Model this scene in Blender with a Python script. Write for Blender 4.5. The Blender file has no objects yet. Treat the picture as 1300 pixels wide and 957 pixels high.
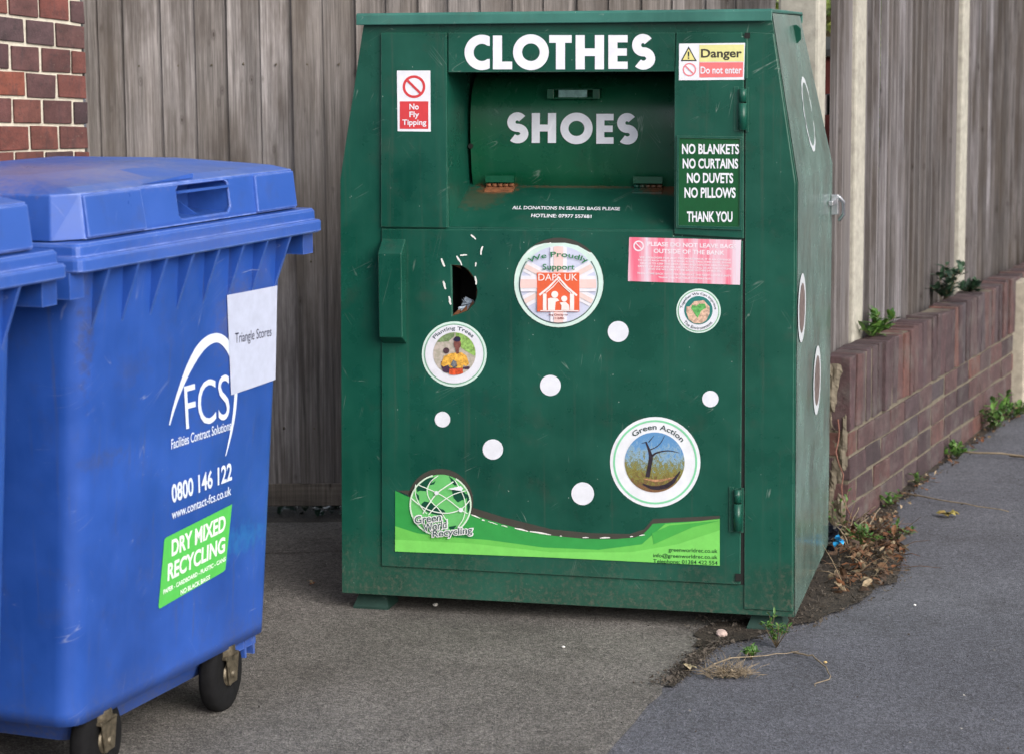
import bpy, bmesh, math, random
from mathutils import Vector, Matrix, noise
from mathutils.geometry import tessellate_polygon
R = random.Random(7)
S = bpy.context.scene
COL = S.collection
PI = math.pi

# ------------------------------------------------------------------ camera
cam_d = bpy.data.cameras.new('camera'); cam = bpy.data.objects.new('camera', cam_d); COL.objects.link(cam); S.camera = cam
cr = Vector((0.99997, -0.00100, -0.00743)); cu = Vector((0.00750, 0.13274, 0.99112)); cf = Vector((0, 0.99115, -0.13274))
M = Matrix.Identity(4)
for i in range(3):
    M[i][0] = cr[i]; M[i][1] = cu[i]; M[i][2] = -cf[i]
M.translation = Vector((0, 0, 1.7)); cam.matrix_world = M
cam_d.sensor_width = 36; cam_d.lens = 77.54; cam_d.shift_y = -0.0346
cam_d.clip_start = 0.1; cam_d.clip_end = 500
cam_d.dof.use_dof = True; cam_d.dof.focus_distance = 6.4; cam_d.dof.aperture_fstop = 5.0

# ------------------------------------------------------------------ helpers
def tag(o, label=None, cat=None, group=None, kind=None):
    if label: o['label'] = label
    if cat: o['category'] = cat
    if group: o['group'] = group
    if kind: o['kind'] = kind
    return o
def empty(name, loc=(0, 0, 0), rz=0):
    o = bpy.data.objects.new(name, None); COL.objects.link(o); o.location = loc; o.rotation_euler = (0, 0, rz)
    o.empty_display_size = .1
    return o
def bevel(o, w, seg=2, ang=40):
    m = o.modifiers.new('bevel', 'BEVEL'); m.width = w; m.segments = seg; m.limit_method = 'ANGLE'; m.angle_limit = math.radians(ang)
    return o
class MB:
    def __init__(s): s.v = []; s.f = []; s.sm = []
    def add(s, vs, fs, smooth=False):
        n = len(s.v); s.v += [tuple(p) for p in vs]
        for f in fs: s.f.append([i + n for i in f]); s.sm.append(smooth)
    def box(s, x0, x1, y0, y1, z0, z1, mat=None):
        vs = [Vector((x, y, z)) for z in (z0, z1) for y in (y0, y1) for x in (x0, x1)]
        if mat: vs = [mat @ p for p in vs]
        s.add(vs, [(0, 2, 3, 1), (4, 5, 7, 6), (0, 1, 5, 4), (2, 6, 7, 3), (0, 4, 6, 2), (1, 3, 7, 5)])
    def prism(s, poly, f0, f1):           # poly of 2D points, f0 / f1 map a point to the two 3D ends
        n = len(poly)
        s.add([f0(*p) for p in poly] + [f1(*p) for p in poly],
              [tuple(range(n)), tuple(range(2 * n - 1, n - 1, -1))] + [(i, i + n, (i + 1) % n + n, (i + 1) % n) for i in range(n)])
    def plate(s, outer, holes, f0, f1):   # flat plate with holes, front f0, back f1
        loops = [outer] + holes
        tri = tessellate_polygon([[Vector((a, b, 0)) for a, b in l] for l in loops])
        flat = [p for l in loops for p in l]; n = len(flat)
        fs = [tuple(t) for t in tri] + [tuple(i + n for i in reversed(t)) for t in tri]
        k = 0
        for l in loops:
            m = len(l)
            for i in range(m): fs.append((k + i, k + i + n, k + (i + 1) % m + n, k + (i + 1) % m))
            k += m
        s.add([f0(*p) for p in flat] + [f1(*p) for p in flat], fs)
    def loft(s, rings, cap0=True, cap1=True, smooth=False):
        n = len(rings[0]); fs = []
        for r in range(len(rings) - 1):
            for i in range(n):
                fs.append((r * n + i, r * n + (i + 1) % n, (r + 1) * n + (i + 1) % n, (r + 1) * n + i))
        s.add([p for r in rings for p in r], fs, smooth)
        k = len(s.v) - n * len(rings)
        if cap0: s.f.append([k + i for i in reversed(range(n))]); s.sm.append(False)
        if cap1: s.f.append([k + (len(rings) - 1) * n + i for i in range(n)]); s.sm.append(False)
    def tube(s, pts, rad, n=8):
        pts = [Vector(p) for p in pts]; rings = []
        if not isinstance(rad, (list, tuple)): rad = [rad] * len(pts)
        for i, p in enumerate(pts):
            d = (pts[min(i + 1, len(pts) - 1)] - pts[max(i - 1, 0)]).normalized()
            a = d.cross(Vector((0, 0, 1)))
            if a.length < .05: a = d.cross(Vector((0, 1, 0)))
            a.normalize(); b = d.cross(a)
            rings.append([p + rad[i] * (a * math.cos(2 * PI * k / n) + b * math.sin(2 * PI * k / n)) for k in range(n)])
        s.loft(rings, smooth=True)
    def build(s, name, mat, parent=None, recalc=True):
        me = bpy.data.meshes.new(name); me.from_pydata(s.v, [], s.f)
        me.polygons.foreach_set('use_smooth', s.sm); me.update()
        if recalc:
            bm = bmesh.new(); bm.from_mesh(me); bmesh.ops.recalc_face_normals(bm, faces=bm.faces); bm.to_mesh(me); bm.free()
        o = bpy.data.objects.new(name, me); COL.objects.link(o)
        if mat: me.materials.append(mat)
        if parent: o.parent = parent
        return o
def L(c):   # sRGB 0..255 -> linear
    return tuple(((v / 255) / 12.92 if v / 255 < .04045 else ((v / 255 + .055) / 1.055) ** 2.4) for v in c) + (1,)

# ------------------------------------------------------------------ materials
class NT:
    def __init__(s, name):
        s.m = bpy.data.materials.new(name); s.m.use_nodes = True; s.t = s.m.node_tree; s.n = s.t.nodes
        s.p = s.n['Principled BSDF']; s.tc = s.n.new('ShaderNodeTexCoord')
    def set(s, **k):
        for a, b in k.items():
            i = s.p.inputs[a.replace('_', ' ')]
            if hasattr(b, 'is_output') or isinstance(b, bpy.types.NodeSocket): s.t.links.new(b, i)
            else: i.default_value = b
    def ln(s, a, b): s.t.links.new(a, b)
    def math(s, op, a, b=None, clamp=False):
        n = s.n.new('ShaderNodeMath'); n.operation = op; n.use_clamp = clamp
        for i, v in enumerate((a, b)):
            if v is None: continue
            if isinstance(v, (int, float)): n.inputs[i].default_value = v
            else: s.ln(v, n.inputs[i])
        return n.outputs[0]
    def vmap(s, scale=(1, 1, 1), rand=False, vec=None, loc=(0, 0, 0)):
        mp = s.n.new('ShaderNodeMapping'); mp.inputs['Scale'].default_value = scale; mp.inputs['Location'].default_value = loc
        src = vec or s.tc.outputs['Object']
        if rand:
            g = s.n.new('ShaderNodeNewGeometry'); a = s.n.new('ShaderNodeVectorMath'); a.operation = 'MULTIPLY_ADD'
            cb = s.n.new('ShaderNodeCombineXYZ')
            s.ln(g.outputs['Random Per Island'], cb.inputs[0]); s.ln(g.outputs['Random Per Island'], cb.inputs[1]); s.ln(g.outputs['Random Per Island'], cb.inputs[2])
            s.ln(cb.outputs[0], a.inputs[0]); a.inputs[1].default_value = (37, 53, 71); s.ln(src, a.inputs[2]); src = a.outputs[0]
        s.ln(src, mp.inputs['Vector']); return mp.outputs[0]
    def rnd(s):
        g = s.n.new('ShaderNodeNewGeometry'); return g.outputs['Random Per Island']
    def noise(s, scale, detail=4, rough=.55, vec=None, dist=0):
        n = s.n.new('ShaderNodeTexNoise'); n.inputs['Scale'].default_value = scale; n.inputs['Detail'].default_value = detail
        n.inputs['Roughness'].default_value = rough; n.inputs['Distortion'].default_value = dist
        s.ln(vec or s.tc.outputs['Object'], n.inputs['Vector']); return n.outputs['Fac']
    def vor(s, scale, vec=None, out='Distance'):
        n = s.n.new('ShaderNodeTexVoronoi'); n.inputs['Scale'].default_value = scale
        s.ln(vec or s.tc.outputs['Object'], n.inputs['Vector']); return n.outputs[out]
    def ramp(s, fac, stops, interp='LINEAR'):
        n = s.n.new('ShaderNodeValToRGB'); e = n.color_ramp.elements; n.color_ramp.interpolation = interp
        while len(e) < len(stops): e.new(.5)
        for i, (p, c) in enumerate(stops):
            e[i].position = p; e[i].color = c if isinstance(c, tuple) else (c, c, c, 1)
        s.ln(fac, n.inputs[0]); return n.outputs[0]
    def mix(s, fac, a, b, typ='MIX'):
        n = s.n.new('ShaderNodeMix'); n.data_type = 'RGBA'; n.blend_type = typ
        for i, v in ((0, fac), (6, a), (7, b)):
            if isinstance(v, (int, float, tuple)): n.inputs[i].default_value = v
            else: s.ln(v, n.inputs[i])
        return n.outputs[2]
    def bump(s, h, strength=.3, dist=.002, chain=None):
        n = s.n.new('ShaderNodeBump'); n.inputs['Strength'].default_value = strength; n.inputs['Distance'].default_value = dist
        s.ln(h, n.inputs['Height'])
        if chain: s.ln(chain, n.inputs['Normal'])
        s.ln(n.outputs[0], s.p.inputs['Normal']); return n.outputs[0]
    def spot(s, pos, rad, soft=1.0):     # stain mask round a point of the object, ragged by noise
        d = s.n.new('ShaderNodeVectorMath'); d.operation = 'SUBTRACT'; s.ln(s.tc.outputs['Object'], d.inputs[0]); d.inputs[1].default_value = pos
        sc = s.n.new('ShaderNodeVectorMath'); sc.operation = 'DIVIDE'; s.ln(d.outputs[0], sc.inputs[0]); sc.inputs[1].default_value = rad
        l = s.n.new('ShaderNodeVectorMath'); l.operation = 'LENGTH'; s.ln(sc.outputs[0], l.inputs[0])
        x = s.math('ADD', l.outputs['Value'], s.math('MULTIPLY', s.math('SUBTRACT', s.noise(60, 5), .5), 1.6))
        return s.ramp(x, [(max(0, 1 - .6 * soft), 1.0), (1.0, 0.0)])

def paint(name, base, rough=.3, var=.25, specks=.5, wav=.25, spots=(), chip=(.55, .6, .55, 1), streak=.25, edge=None, er=.006, scr=.26, mud=.0):
    k = NT(name)
    dark = tuple(c * (1 - var) for c in base[:3]) + (1,); lite = tuple(min(1, c * (1 + var * .8) + .004) for c in base[:3]) + (1,)
    c = k.ramp(k.noise(3.5, 6, .6), [(.3, dark), (.7, lite)])
    st = k.noise(1.0, 5, .6, k.vmap((38, 38, 1.6)))
    c = k.mix(k.ramp(st, [(.52, 0.0), (.8, streak)]), c, tuple(min(1, v * 1.3 + .035) for v in base[:3]) + (1,))
    dirt = k.ramp(k.noise(9, 8, .7), [(.55, 0.0), (.8, .35)])
    c = k.mix(dirt, c, (.06, .055, .045, 1))
    sp = k.ramp(k.vor(55, k.vmap((1, 1, .8))), [(.05, 1.0), (.09, 0.0)])
    spm = k.math('MULTIPLY', sp, k.ramp(k.noise(14, 3), [(.6 - .05 * specks, 0.0), (.66 - .05 * specks, specks)]))
    c = k.mix(spm, c, chip)
    sc = k.ramp(k.noise(1, 2, .5, k.vmap((9, 9, 190), loc=(3, 1, 5))), [(.765, 0.0), (.78, .5)])
    c = k.mix(k.math('MULTIPLY', sc, k.ramp(k.noise(5, 2), [(.55, 0.0), (.62, 1.0)])), c, chip)
    for rot, lo_, off in ((.5, .0045, 0), (-.9, .004, 7), (1.35, .005, 13)):
        mp = k.n.new('ShaderNodeMapping'); mp.inputs['Rotation'].default_value = (0, rot, 0); mp.inputs['Location'].default_value = (off, off, off); k.ln(k.tc.outputs['Object'], mp.inputs['Vector'])
        nn = k.noise(1, 1, .4, k.vmap((2.5, 2.5, 34), vec=mp.outputs[0]), .3)
        line = k.ramp(k.math('ABSOLUTE', k.math('SUBTRACT', nn, .5)), [(lo_ * .4, 1.0), (lo_, 0.0)])
        patch = k.ramp(k.noise(6.5, 3, .6, k.vmap((1, 1, 1), loc=(off, 2, off))), [(.60, 0.0), (.66, scr)])
        c = k.mix(k.math('MULTIPLY', line, patch), c, chip)
    if mud:
        sz = k.n.new('ShaderNodeSeparateXYZ'); k.ln(k.tc.outputs['Object'], sz.inputs[0])
        low = k.ramp(k.math('ADD', sz.outputs[2], k.math('MULTIPLY', k.noise(7, 5), .22)), [(.16, 1.0), (.36, 0.0)])
        c = k.mix(k.math('MULTIPLY', low, k.ramp(k.noise(70, 5, .75), [(.48, .12), (.68, .75)])), c, (.13, .12, .095, 1))
        run = k.ramp(k.noise(1, 4, .6, k.vmap((55, 55, 1.1), loc=(4, 0, 2))), [(.60, 0.0), (.74, mud)])
        c = k.mix(run, c, (.085, .085, .068, 1))
    if edge:  # edge tint: scuffs, plus bright edge highlights put into the bin colour
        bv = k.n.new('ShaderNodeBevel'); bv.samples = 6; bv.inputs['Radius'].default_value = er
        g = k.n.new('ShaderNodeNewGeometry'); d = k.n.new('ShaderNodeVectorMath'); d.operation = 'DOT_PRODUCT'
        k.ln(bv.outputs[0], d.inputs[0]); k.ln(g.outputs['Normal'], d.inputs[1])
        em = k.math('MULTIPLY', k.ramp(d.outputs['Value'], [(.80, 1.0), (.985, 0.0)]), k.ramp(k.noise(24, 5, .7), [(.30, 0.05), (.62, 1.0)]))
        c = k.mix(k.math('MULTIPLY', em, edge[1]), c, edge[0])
    for pos, rad, col, amt in spots:
        c = k.mix(k.math('MULTIPLY', k.spot(pos, rad), amt), c, col)
    k.set(Base_Color=c, Roughness=k.ramp(k.noise(7, 5, .6), [(.3, rough - .06), (.75, rough + .16)]))
    b = k.bump(k.noise(2.2, 2, .4), wav, .02)
    k.bump(k.noise(420, 3), .12, .0006, b)
    return k.m
def plain(name, col, rough=.5, metal=0, nscale=25, var=.12, bump=0, spec=.5):
    k = NT(name)
    a = tuple(v * (1 - var) for v in col[:3]) + (1,); b = tuple(min(1, v * (1 + var)) for v in col[:3]) + (1,)
    k.set(Base_Color=k.ramp(k.noise(nscale, 5, .65), [(.3, a), (.7, b)]), Roughness=rough, Metallic=metal)
    k.p.inputs['Specular IOR Level'].default_value = spec
    if bump: k.bump(k.noise(nscale * 6, 4), bump, .001)
    return k.m
_pr = {}
def ph_(rgb):
    k_ = ('photo',) + rgb
    if k_ not in _pr:
        k = NT('photo_%d_%d_%d' % rgb); c_ = L(rgb)
        k.set(Base_Color=k.mix(.85, c_, k.ramp(k.noise(120, 5, .75), [(.32, .35), (.68, 1.6)]), 'MULTIPLY'), Roughness=.4); _pr[k_] = k.m
    return _pr[k_]
def pr(rgb, rough=.38):      # printed vinyl ink
    if rgb not in _pr:
        _pr[rgb] = plain('ink_%d_%d_%d' % rgb, L(rgb), rough, 0, 30, .07)
    return _pr[rgb]

RUST = (.17, .05, .018, 1)
GREEN = (.0042, .070, .046, 1)
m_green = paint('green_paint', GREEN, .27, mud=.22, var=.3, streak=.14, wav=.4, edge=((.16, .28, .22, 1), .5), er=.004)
m_ledge = paint('green_paint_rust', GREEN, .34, spots=[((.44, .225, 1.27), (.075, .035, .05), RUST, .85), ((.405, .17, 1.25), (.085, .09, .1), RUST, .22),
                                                   ((.95, .225, 1.27), (.09, .04, .05), RUST, .75), ((.70, .235, 1.28), (.36, .010, .012), RUST, .35)])
m_side_sheen = paint('green_side_sheen', (.12, .20, .175, 1), .18, var=.35, specks=.3, wav=.08, streak=.6)  # pale base and streaks: faded paint plus reflected sky and fence put into colour
m_side_sheen.node_tree.nodes['Principled BSDF'].inputs['IOR'].default_value = 1.9
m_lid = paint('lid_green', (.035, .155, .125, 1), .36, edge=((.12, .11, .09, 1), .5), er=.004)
m_drum = paint('drum_green', (.003, .085, .038, 1), .26, var=.2, wav=.08, spots=[((.45, .24, 1.275), (.09, .05, .016), RUST, .7)])
m_foot = paint('dirty_shaded_green', (.010, .045, .034, 1), .6, var=.5)  # dirt, plus the shade under the bank put into the dark base
m_cream = pr((228, 229, 238))
m_black = plain('black_gap', (.006, .007, .006, 1), .8)
m_rusty = plain('rusty_hinge', (.20, .075, .03, 1), .8, 0, 80, .5, .6)
m_chrome = plain('bare_metal', (.62, .62, .66, 1), .22, .9, 30, .2)
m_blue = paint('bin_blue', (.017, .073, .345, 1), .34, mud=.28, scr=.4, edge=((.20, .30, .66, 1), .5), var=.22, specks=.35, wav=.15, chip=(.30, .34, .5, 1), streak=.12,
               spots=[((.10, .05, 1.00), (.035, .03, .22), (.05, .045, .05, 1), .55), ((.16, .05, .78), (.2, .05, .03), (.05, .06, .12, 1), .45),
                      ((.86, .06, .45), (.22, .1, .05), (.02, .16, .42, 1), .6), ((.78, .06, 1.02), (.12, .05, .12), (.10, .09, .13, 1), .4)])
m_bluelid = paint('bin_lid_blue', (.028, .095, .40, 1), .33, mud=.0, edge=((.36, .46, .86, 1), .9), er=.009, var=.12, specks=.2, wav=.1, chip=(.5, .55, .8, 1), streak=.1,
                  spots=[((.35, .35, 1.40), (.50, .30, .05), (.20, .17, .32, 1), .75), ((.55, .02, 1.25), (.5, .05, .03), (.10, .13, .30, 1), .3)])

m_bluein = paint('bin_pocket_blue', (.028, .095, .40, 1), .36, scr=.1)
# ================================================================== CLOTHES BANK
bank = empty('clothing_bank', (-.524, 6.556, 0), -.24144)
tag(bank, 'large dark green metal clothes and shoes donation bank covered in stickers beside the fence', 'clothing bank')
def hom(h):
    def f(x, y):
        d = h[6] * x + h[7] * y + 1
        return (h[0] * x + h[1] * y + h[2]) / d, (h[3] * x + h[4] * y + h[5]) / d
    return f
# survey of each flat face: photo reading -> metres along and up that face
FB = hom((0.0025223279, -4.5779873e-05, -1.0580872, 0.00013805315, -0.0024652933, 1.8507908, 9.170676e-05, -5.0328495e-05))
FL = hom((0.0031503356, 0.0018437945, -1.8685741, 7.2061628e-05, -0.0057144391, 1.6061086, 0.00010376168, 0.00085241241))
FD = hom((0.0026049886, -4.3698431e-05, -1.1691949, 0.00013742047, -0.0025496491, 1.856136, 9.170676e-05, -5.0328495e-05))
FW = hom((0.0028276803, 9.6126241e-05, -0.26082907, -0.00095958656, -0.0016852401, 1.7988911, -0.00055757725, -7.3277102e-05))
PW = -.007   # face of the door plates
def mb(x, y, l):
    s, t = FB(x, y); return (s, PW - .0012 - .0006 * l, t)
def ml(x, y, l):
    s, w = FL(x, y); return (s, w - .0005, 1.174 + w * .4457 + .0015 + .0005 * l)
ARC = [(.262, 1.262), (.240, 1.285), (.226, 1.33), (.2185, 1.39), (.2165, 1.45), (.220, 1.50), (.230, 1.54), (.247, 1.575), (.272, 1.602), (.305, 1.62), (.34, 1.63)]
def arcw(t):
    for (w0, t0), (w1, t1) in zip(ARC, ARC[1:]):
        if t0 <= t <= t1: return w0 + (w1 - w0) * (t - t0) / (t1 - t0)
    return .22
def md(x, y, l):
    s, t = FD(x, y); return (s, min(arcw(t), .2195) - .0035 - .0006 * l, t)

# body shell
HS0, HS1, HT0, HT1 = .350, 1.024, 1.174, 1.6235
hole_px = [(457, 180), (490, 182), (512, 193), (530, 210), (546, 232), (555, 252), (560, 285), (557, 312), (548, 335), (520, 365), (488, 378), (460, 385)]
hole = [FB(430 + x / 3.19, 280 + y / 3.19) for x, y in hole_px]
outer = [(0, .055), (1.375, .055), (1.3735, 1.312), (1.296, 1.785), (.102, 1.785), (.018, 1.312)]
b = MB()
b.plate(outer, [[(HS0, HT0), (HS1, HT0), (HS1, HT1), (HS0, HT1)], hole], lambda s, t: (s, 0, t), lambda s, t: (s, .004, t))
# sides, back, floor, top
bk = [(0, .97, .055), (1.375, .97, .055), (1.3735, .985, 1.312), (1.296, .69, 1.785), (.102, .69, 1.785), (.018, .985, 1.312)]
fr = [(s, .004, t) for s, t in outer]
n0 = len(b.v); b.add(fr + bk, [(5, 4, 10, 11), (0, 5, 11, 6), (0, 6, 7, 1), (3, 9, 10, 4), (6, 11, 8, 7), (11, 10, 9, 8)])
# chute recess
b.add([(HS0, .004, HT0), (HS0, .004, HT1), (HS0, .40, HT1), (HS0, .40, HT0 + .178),
       (HS1, .004, HT0), (HS1, .004, HT1), (HS1, .40, HT1), (HS1, .40, HT0 + .178)],
      [(0, 1, 2, 3), (4, 7, 6, 5), (1, 5, 6, 2), (3, 2, 6, 7)])
# interior box behind the torn hole
s0, t0, s1, t1 = min(p[0] for p in hole) - .03, min(p[1] for p in hole) - .004, max(p[0] for p in hole) + .03, max(p[1] for p in hole) + .03
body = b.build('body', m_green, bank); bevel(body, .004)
m_green.node_tree.nodes['Principled BSDF'].inputs['Specular IOR Level'].default_value = .42
bi = MB(); bi.add([(s0, .006, t0), (s1, .006, t0), (s1, .2, t0), (s0, .2, t0), (s0, .006, t1), (s1, .006, t1), (s1, .2, t1), (s0, .2, t1)],
      [(0, 1, 2, 3), (4, 7, 6, 5), (2, 6, 7, 3), (0, 3, 7, 4), (1, 5, 6, 2)]); bi.build('hole_lining', m_black, bank)
# right hand slanted and straight side panels in their own gloss, with bright reflections painted into the paler colour
b = MB(); b.add([(1.3765, .0, .055), (1.3765, .97, .055), (1.375, .985, 1.312), (1.375, 0, 1.312)], [(0, 1, 2, 3)])
b.add([(1.3752, 0, 1.3122), (1.3752, .985, 1.3122), (1.2977, .69, 1.785), (1.2977, 0, 1.785)], [(0, 1, 2, 3)])
b.build('side_panel', m_side_sheen, bank)
# ledge
b = MB(); b.add([(HS0, .0, HT0), (HS1, .0, HT0), (HS1, .40, HT0 + .178), (HS0, .40, HT0 + .178)], [(0, 1, 2, 3)])
b.build('chute_ledge', m_ledge, bank)
# drum flap
b = MB(); n = 2
ar = ARC
vs = [(s, w, t) for s in (HS0 + .012, HS1 - .006) for w, t in ar]; q = len(ar)
b.add(vs, [(i, i + 1, i + 1 + q, i + q) for i in range(q - 1)], True)
b.add([(HS0 + .012, w, t) for w, t in ar], [tuple(range(q))])
drum = b.build('drum_flap', m_drum, bank)
sb = drum.modifiers.new('sub', 'SUBSURF'); sb.levels = 0; sb.render_levels = 0
# drum handle: box frame with a bright plate, and bolt hole
def pbox(mbd, x0, y0, x1, y1, w0, w1, F=FD):
    a, t1_ = F(x0, y0); c, t0_ = F(x1, y1); mbd.box(a, c, w0, w1, t0_, t1_)
b = MB(); pbox(b, 695, 113, 704, 126, .205, .26); pbox(b, 753, 113, 762, 126, .205, .26); pbox(b, 704, 112.5, 753, 114.5, .207, .26); pbox(b, 704, 124, 753, 126, .209, .25)
dh = b.build('drum_handle', m_drum, bank); bevel(dh, .002)
b = MB(); pbox(b, 709, 114.6, 745, 123.9, .216, .222); b.build('handle_plate', plain('worn_plate', (.22, .38, .34, 1), .35, .2, 60, .35), dh)
b = MB(); s_, t_ = FD(597.5, 186); b.prism([(s_ + .008 * math.cos(a * PI / 6), t_ + .008 * math.sin(a * PI / 6)) for a in range(12)], lambda s, t: (s, .2150, t), lambda s, t: (s, .2158, t))
b.build('bolt_hole', m_black, bank)
# flap hinges on the ledge
for x0, x1, mat in ((617, 653, m_rusty), (805, 842, m_ledge)):
    b = MB(); a, _ = FL(x0, 240); c, _ = FL(x1, 240)
    b.add([(a, .20, 1.267), (c, .20, 1.267), (c, .225, 1.2785), (a, .225, 1.2785), (a, .20, 1.262), (c, .20, 1.262), (c, .225, 1.27), (a, .225, 1.27)], [(0, 1, 2, 3), (4, 7, 6, 5), (0, 4, 5, 1), (2, 6, 7, 3), (0, 3, 7, 4), (1, 5, 6, 2)])
    for i in range(5):
        xx = a + (c - a) * i / 5; b.tube([(xx + .001, .224, 1.283), (xx + (c - a) / 5 - .002, .224, 1.283)], .0055, 8)
    h = b.build('flap_hinge', mat, bank)
    b = MB(); b.box(a, c, .2135, .2180, 1.292, 1.312); b.build('hinge_leaf', m_drum, h)
# plates on the front
def fplate(name, px, w=PW, holes=(), mat=m_green, px_is=True, bev=.0025):
    o = [FB(*p) for p in px] if px_is else px
    b = MB(); b.plate(o, list(holes), lambda s, t: (s, w, t), lambda s, t: (s, -.0005, t))
    return bevel(b.build(name, mat, bank), bev, 1)
fplate('upper_left_plate', [(484, 42), (567.3, 41.5), (568, 290), (484, 289)], PW - .003)
fplate('header_plate', [(568.6, 42), (857.5, 42), (857.5, 91), (568.6, 92)])
fplate('upper_right_plate', [(858.5, 41.5), (943, 41.5), (943, 47), (949.5, 48), (949.5, 100), (944.5, 101), (944.5, 303.5), (856, 298), (856.5, 92)], PW - .003)
fplate('lower_door', [(484, 290.8), (855, 293.3), (855, 300), (943, 306), (940, 742), (484, 718)], holes=[hole])
# frame right of the door, leaving a dark joint
fplate('door_jamb', [(952, 41), (982, 43), (1009.5, 232), (1006, 776), (945, 773), (946.5, 50)], PW + .002)
b = MB(); a = [FB(943, 48), FB(947, 48), FB(945, 742), FB(940, 742)]
b.prism(a, lambda s, t: (s, -.0012, t), lambda s, t: (s, -.0006, t)); b.build('door_joint', m_black, bank)
for x, y0, y1 in ((949, 42, 49), (937.5, 727, 737)):
    b = MB(); pbox(b, x - 3.5, y0, x + 3.5, y1, PW - .0045, PW - .0035, FB); b.build('bolt_hole', m_black, bank)
# door hinges
for x, y0, y1 in ((943.5, 113, 165), (937, 620, 672)):
    b = MB()
    s_, ta = FB(x, y0); _, tb = FB(x, y1)
    b.tube([(s_, PW - .010, ta), (s_, PW - .010, (ta * 2 + tb) / 3 + .002)], .0105, 10)
    b.tube([(s_, PW - .010, (ta * 2 + tb) / 3 - .002), (s_, PW - .010, tb)], .012, 10)
    h = b.build('door_hinge', m_green, bank)
    b = MB(); b.box(s_ + .010, s_ + .017, PW - .006, PW, tb - .006, ta + .004); b.box(s_ - .024, s_ - .012, PW - .005, PW - .002, tb - .004, ta + .006)
    b.build('hinge_leaf', m_black if False else m_green, h)
# lock box
b = MB(); sA, tA = FB(485, 303); sB, tB = FB(520, 303); _, tC = FB(500, 320); _, tD = FB(500, 426); _, tE = FB(500, 436)
prof = [(PW, tA), (PW - .045, tC), (PW - .045, tD), (PW, tE)]
b.prism(prof, lambda w, t: (sA, w, t), lambda w, t: (sB - .012, w, t))
bevel(b.build('lock_box', m_green, bank), .003)
# lid
b = MB()
lo = lambda s, t: (s, -.022, t)
prof = [(-.024, 1.763), (-.024, 1.792), (-.018, 1.797), (.74, 1.797), (.75, 1.790), (.75, 1.763), (.745, 1.763), (.745, 1.788), (-.018, 1.786), (-.018, 1.763)]
b.prism(prof, lambda w, t: (.083 + (1.785 - t) * .15 * 0, w, t), lambda w, t: (1.300, w, t))
bevel(b.build('lid', m_lid, bank), .003)
# feet
for s in (.03, 1.235):
    for w in (.05, .85):
        b = MB(); b.loft([[(s, w - .03, .0), (s + .11, w - .03, .0), (s + .11, w + .08, .0), (s, w + .08, .0)],
                          [(s, w - .03, .012), (s + .11, w - .03, .012), (s + .11, w + .08, .012), (s, w + .08, .012)],
                          [(s + .015, w - .0, .054), (s + .095, w, .054), (s + .095, w + .06, .054), (s + .015, w + .06, .054)]])
        b.build('foot', m_foot, bank)
# lifting lugs on the slanted shoulder
for w in (.46,):
    b = MB(); b.prism([(0, 0), (.055, 0), (.055, .014), (.045, .026), (.012, .026), (0, .014)],
                      lambda a, c: (1.302 + c * .9, w + a * .4, 1.775 - a - .02 + c * .1), lambda a, c: (1.302 + c * .9, w + .010 + a * .4, 1.775 - a - .02 + c * .1))
    bevel(b.build('lifting_lug', m_green, bank), .002)
b = MB(); b.box(1.377, 1.392, .84, .96, 1.185, 1.20); b.box(1.377, 1.40, .93, .975, 1.15, 1.215); b.tube([(1.40, .93, 1.21), (1.415, .945, 1.19), (1.415, .955, 1.15), (1.40, .97, 1.13)], .007)
bevel(b.build('side_latch', m_chrome, bank), .002)

# ------------------------------------------------------------------ printing
DG = bpy.context.evaluated_depsgraph_get
_tc = {}
def glyphs(body, bold=0.0, space=1.0):
    key = (body, bold, space)
    if key in _tc: return _tc[key]
    cu_ = bpy.data.curves.new('t', 'FONT'); cu_.body = body; cu_.offset = bold; cu_.resolution_u = 4; cu_.space_character = space
    o = bpy.data.objects.new('t', cu_); COL.objects.link(o); bpy.context.view_layer.update()
    dg = DG(); me = bpy.data.meshes.new_from_object(o.evaluated_get(dg))
    vs = [(v.co.x, v.co.y) for v in me.vertices]; fs = [tuple(p.vertices) for p in me.polygons]
    bpy.data.objects.remove(o); bpy.data.meshes.remove(me); bpy.data.curves.remove(cu_)
    x0 = min(v[0] for v in vs); x1 = max(v[0] for v in vs); y0 = min(v[1] for v in vs); y1 = max(v[1] for v in vs)
    _tc[key] = ([((x - x0) / (x1 - x0), (y - y0) / (y1 - y0)) for x, y in vs], fs)
    return _tc[key]
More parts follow.
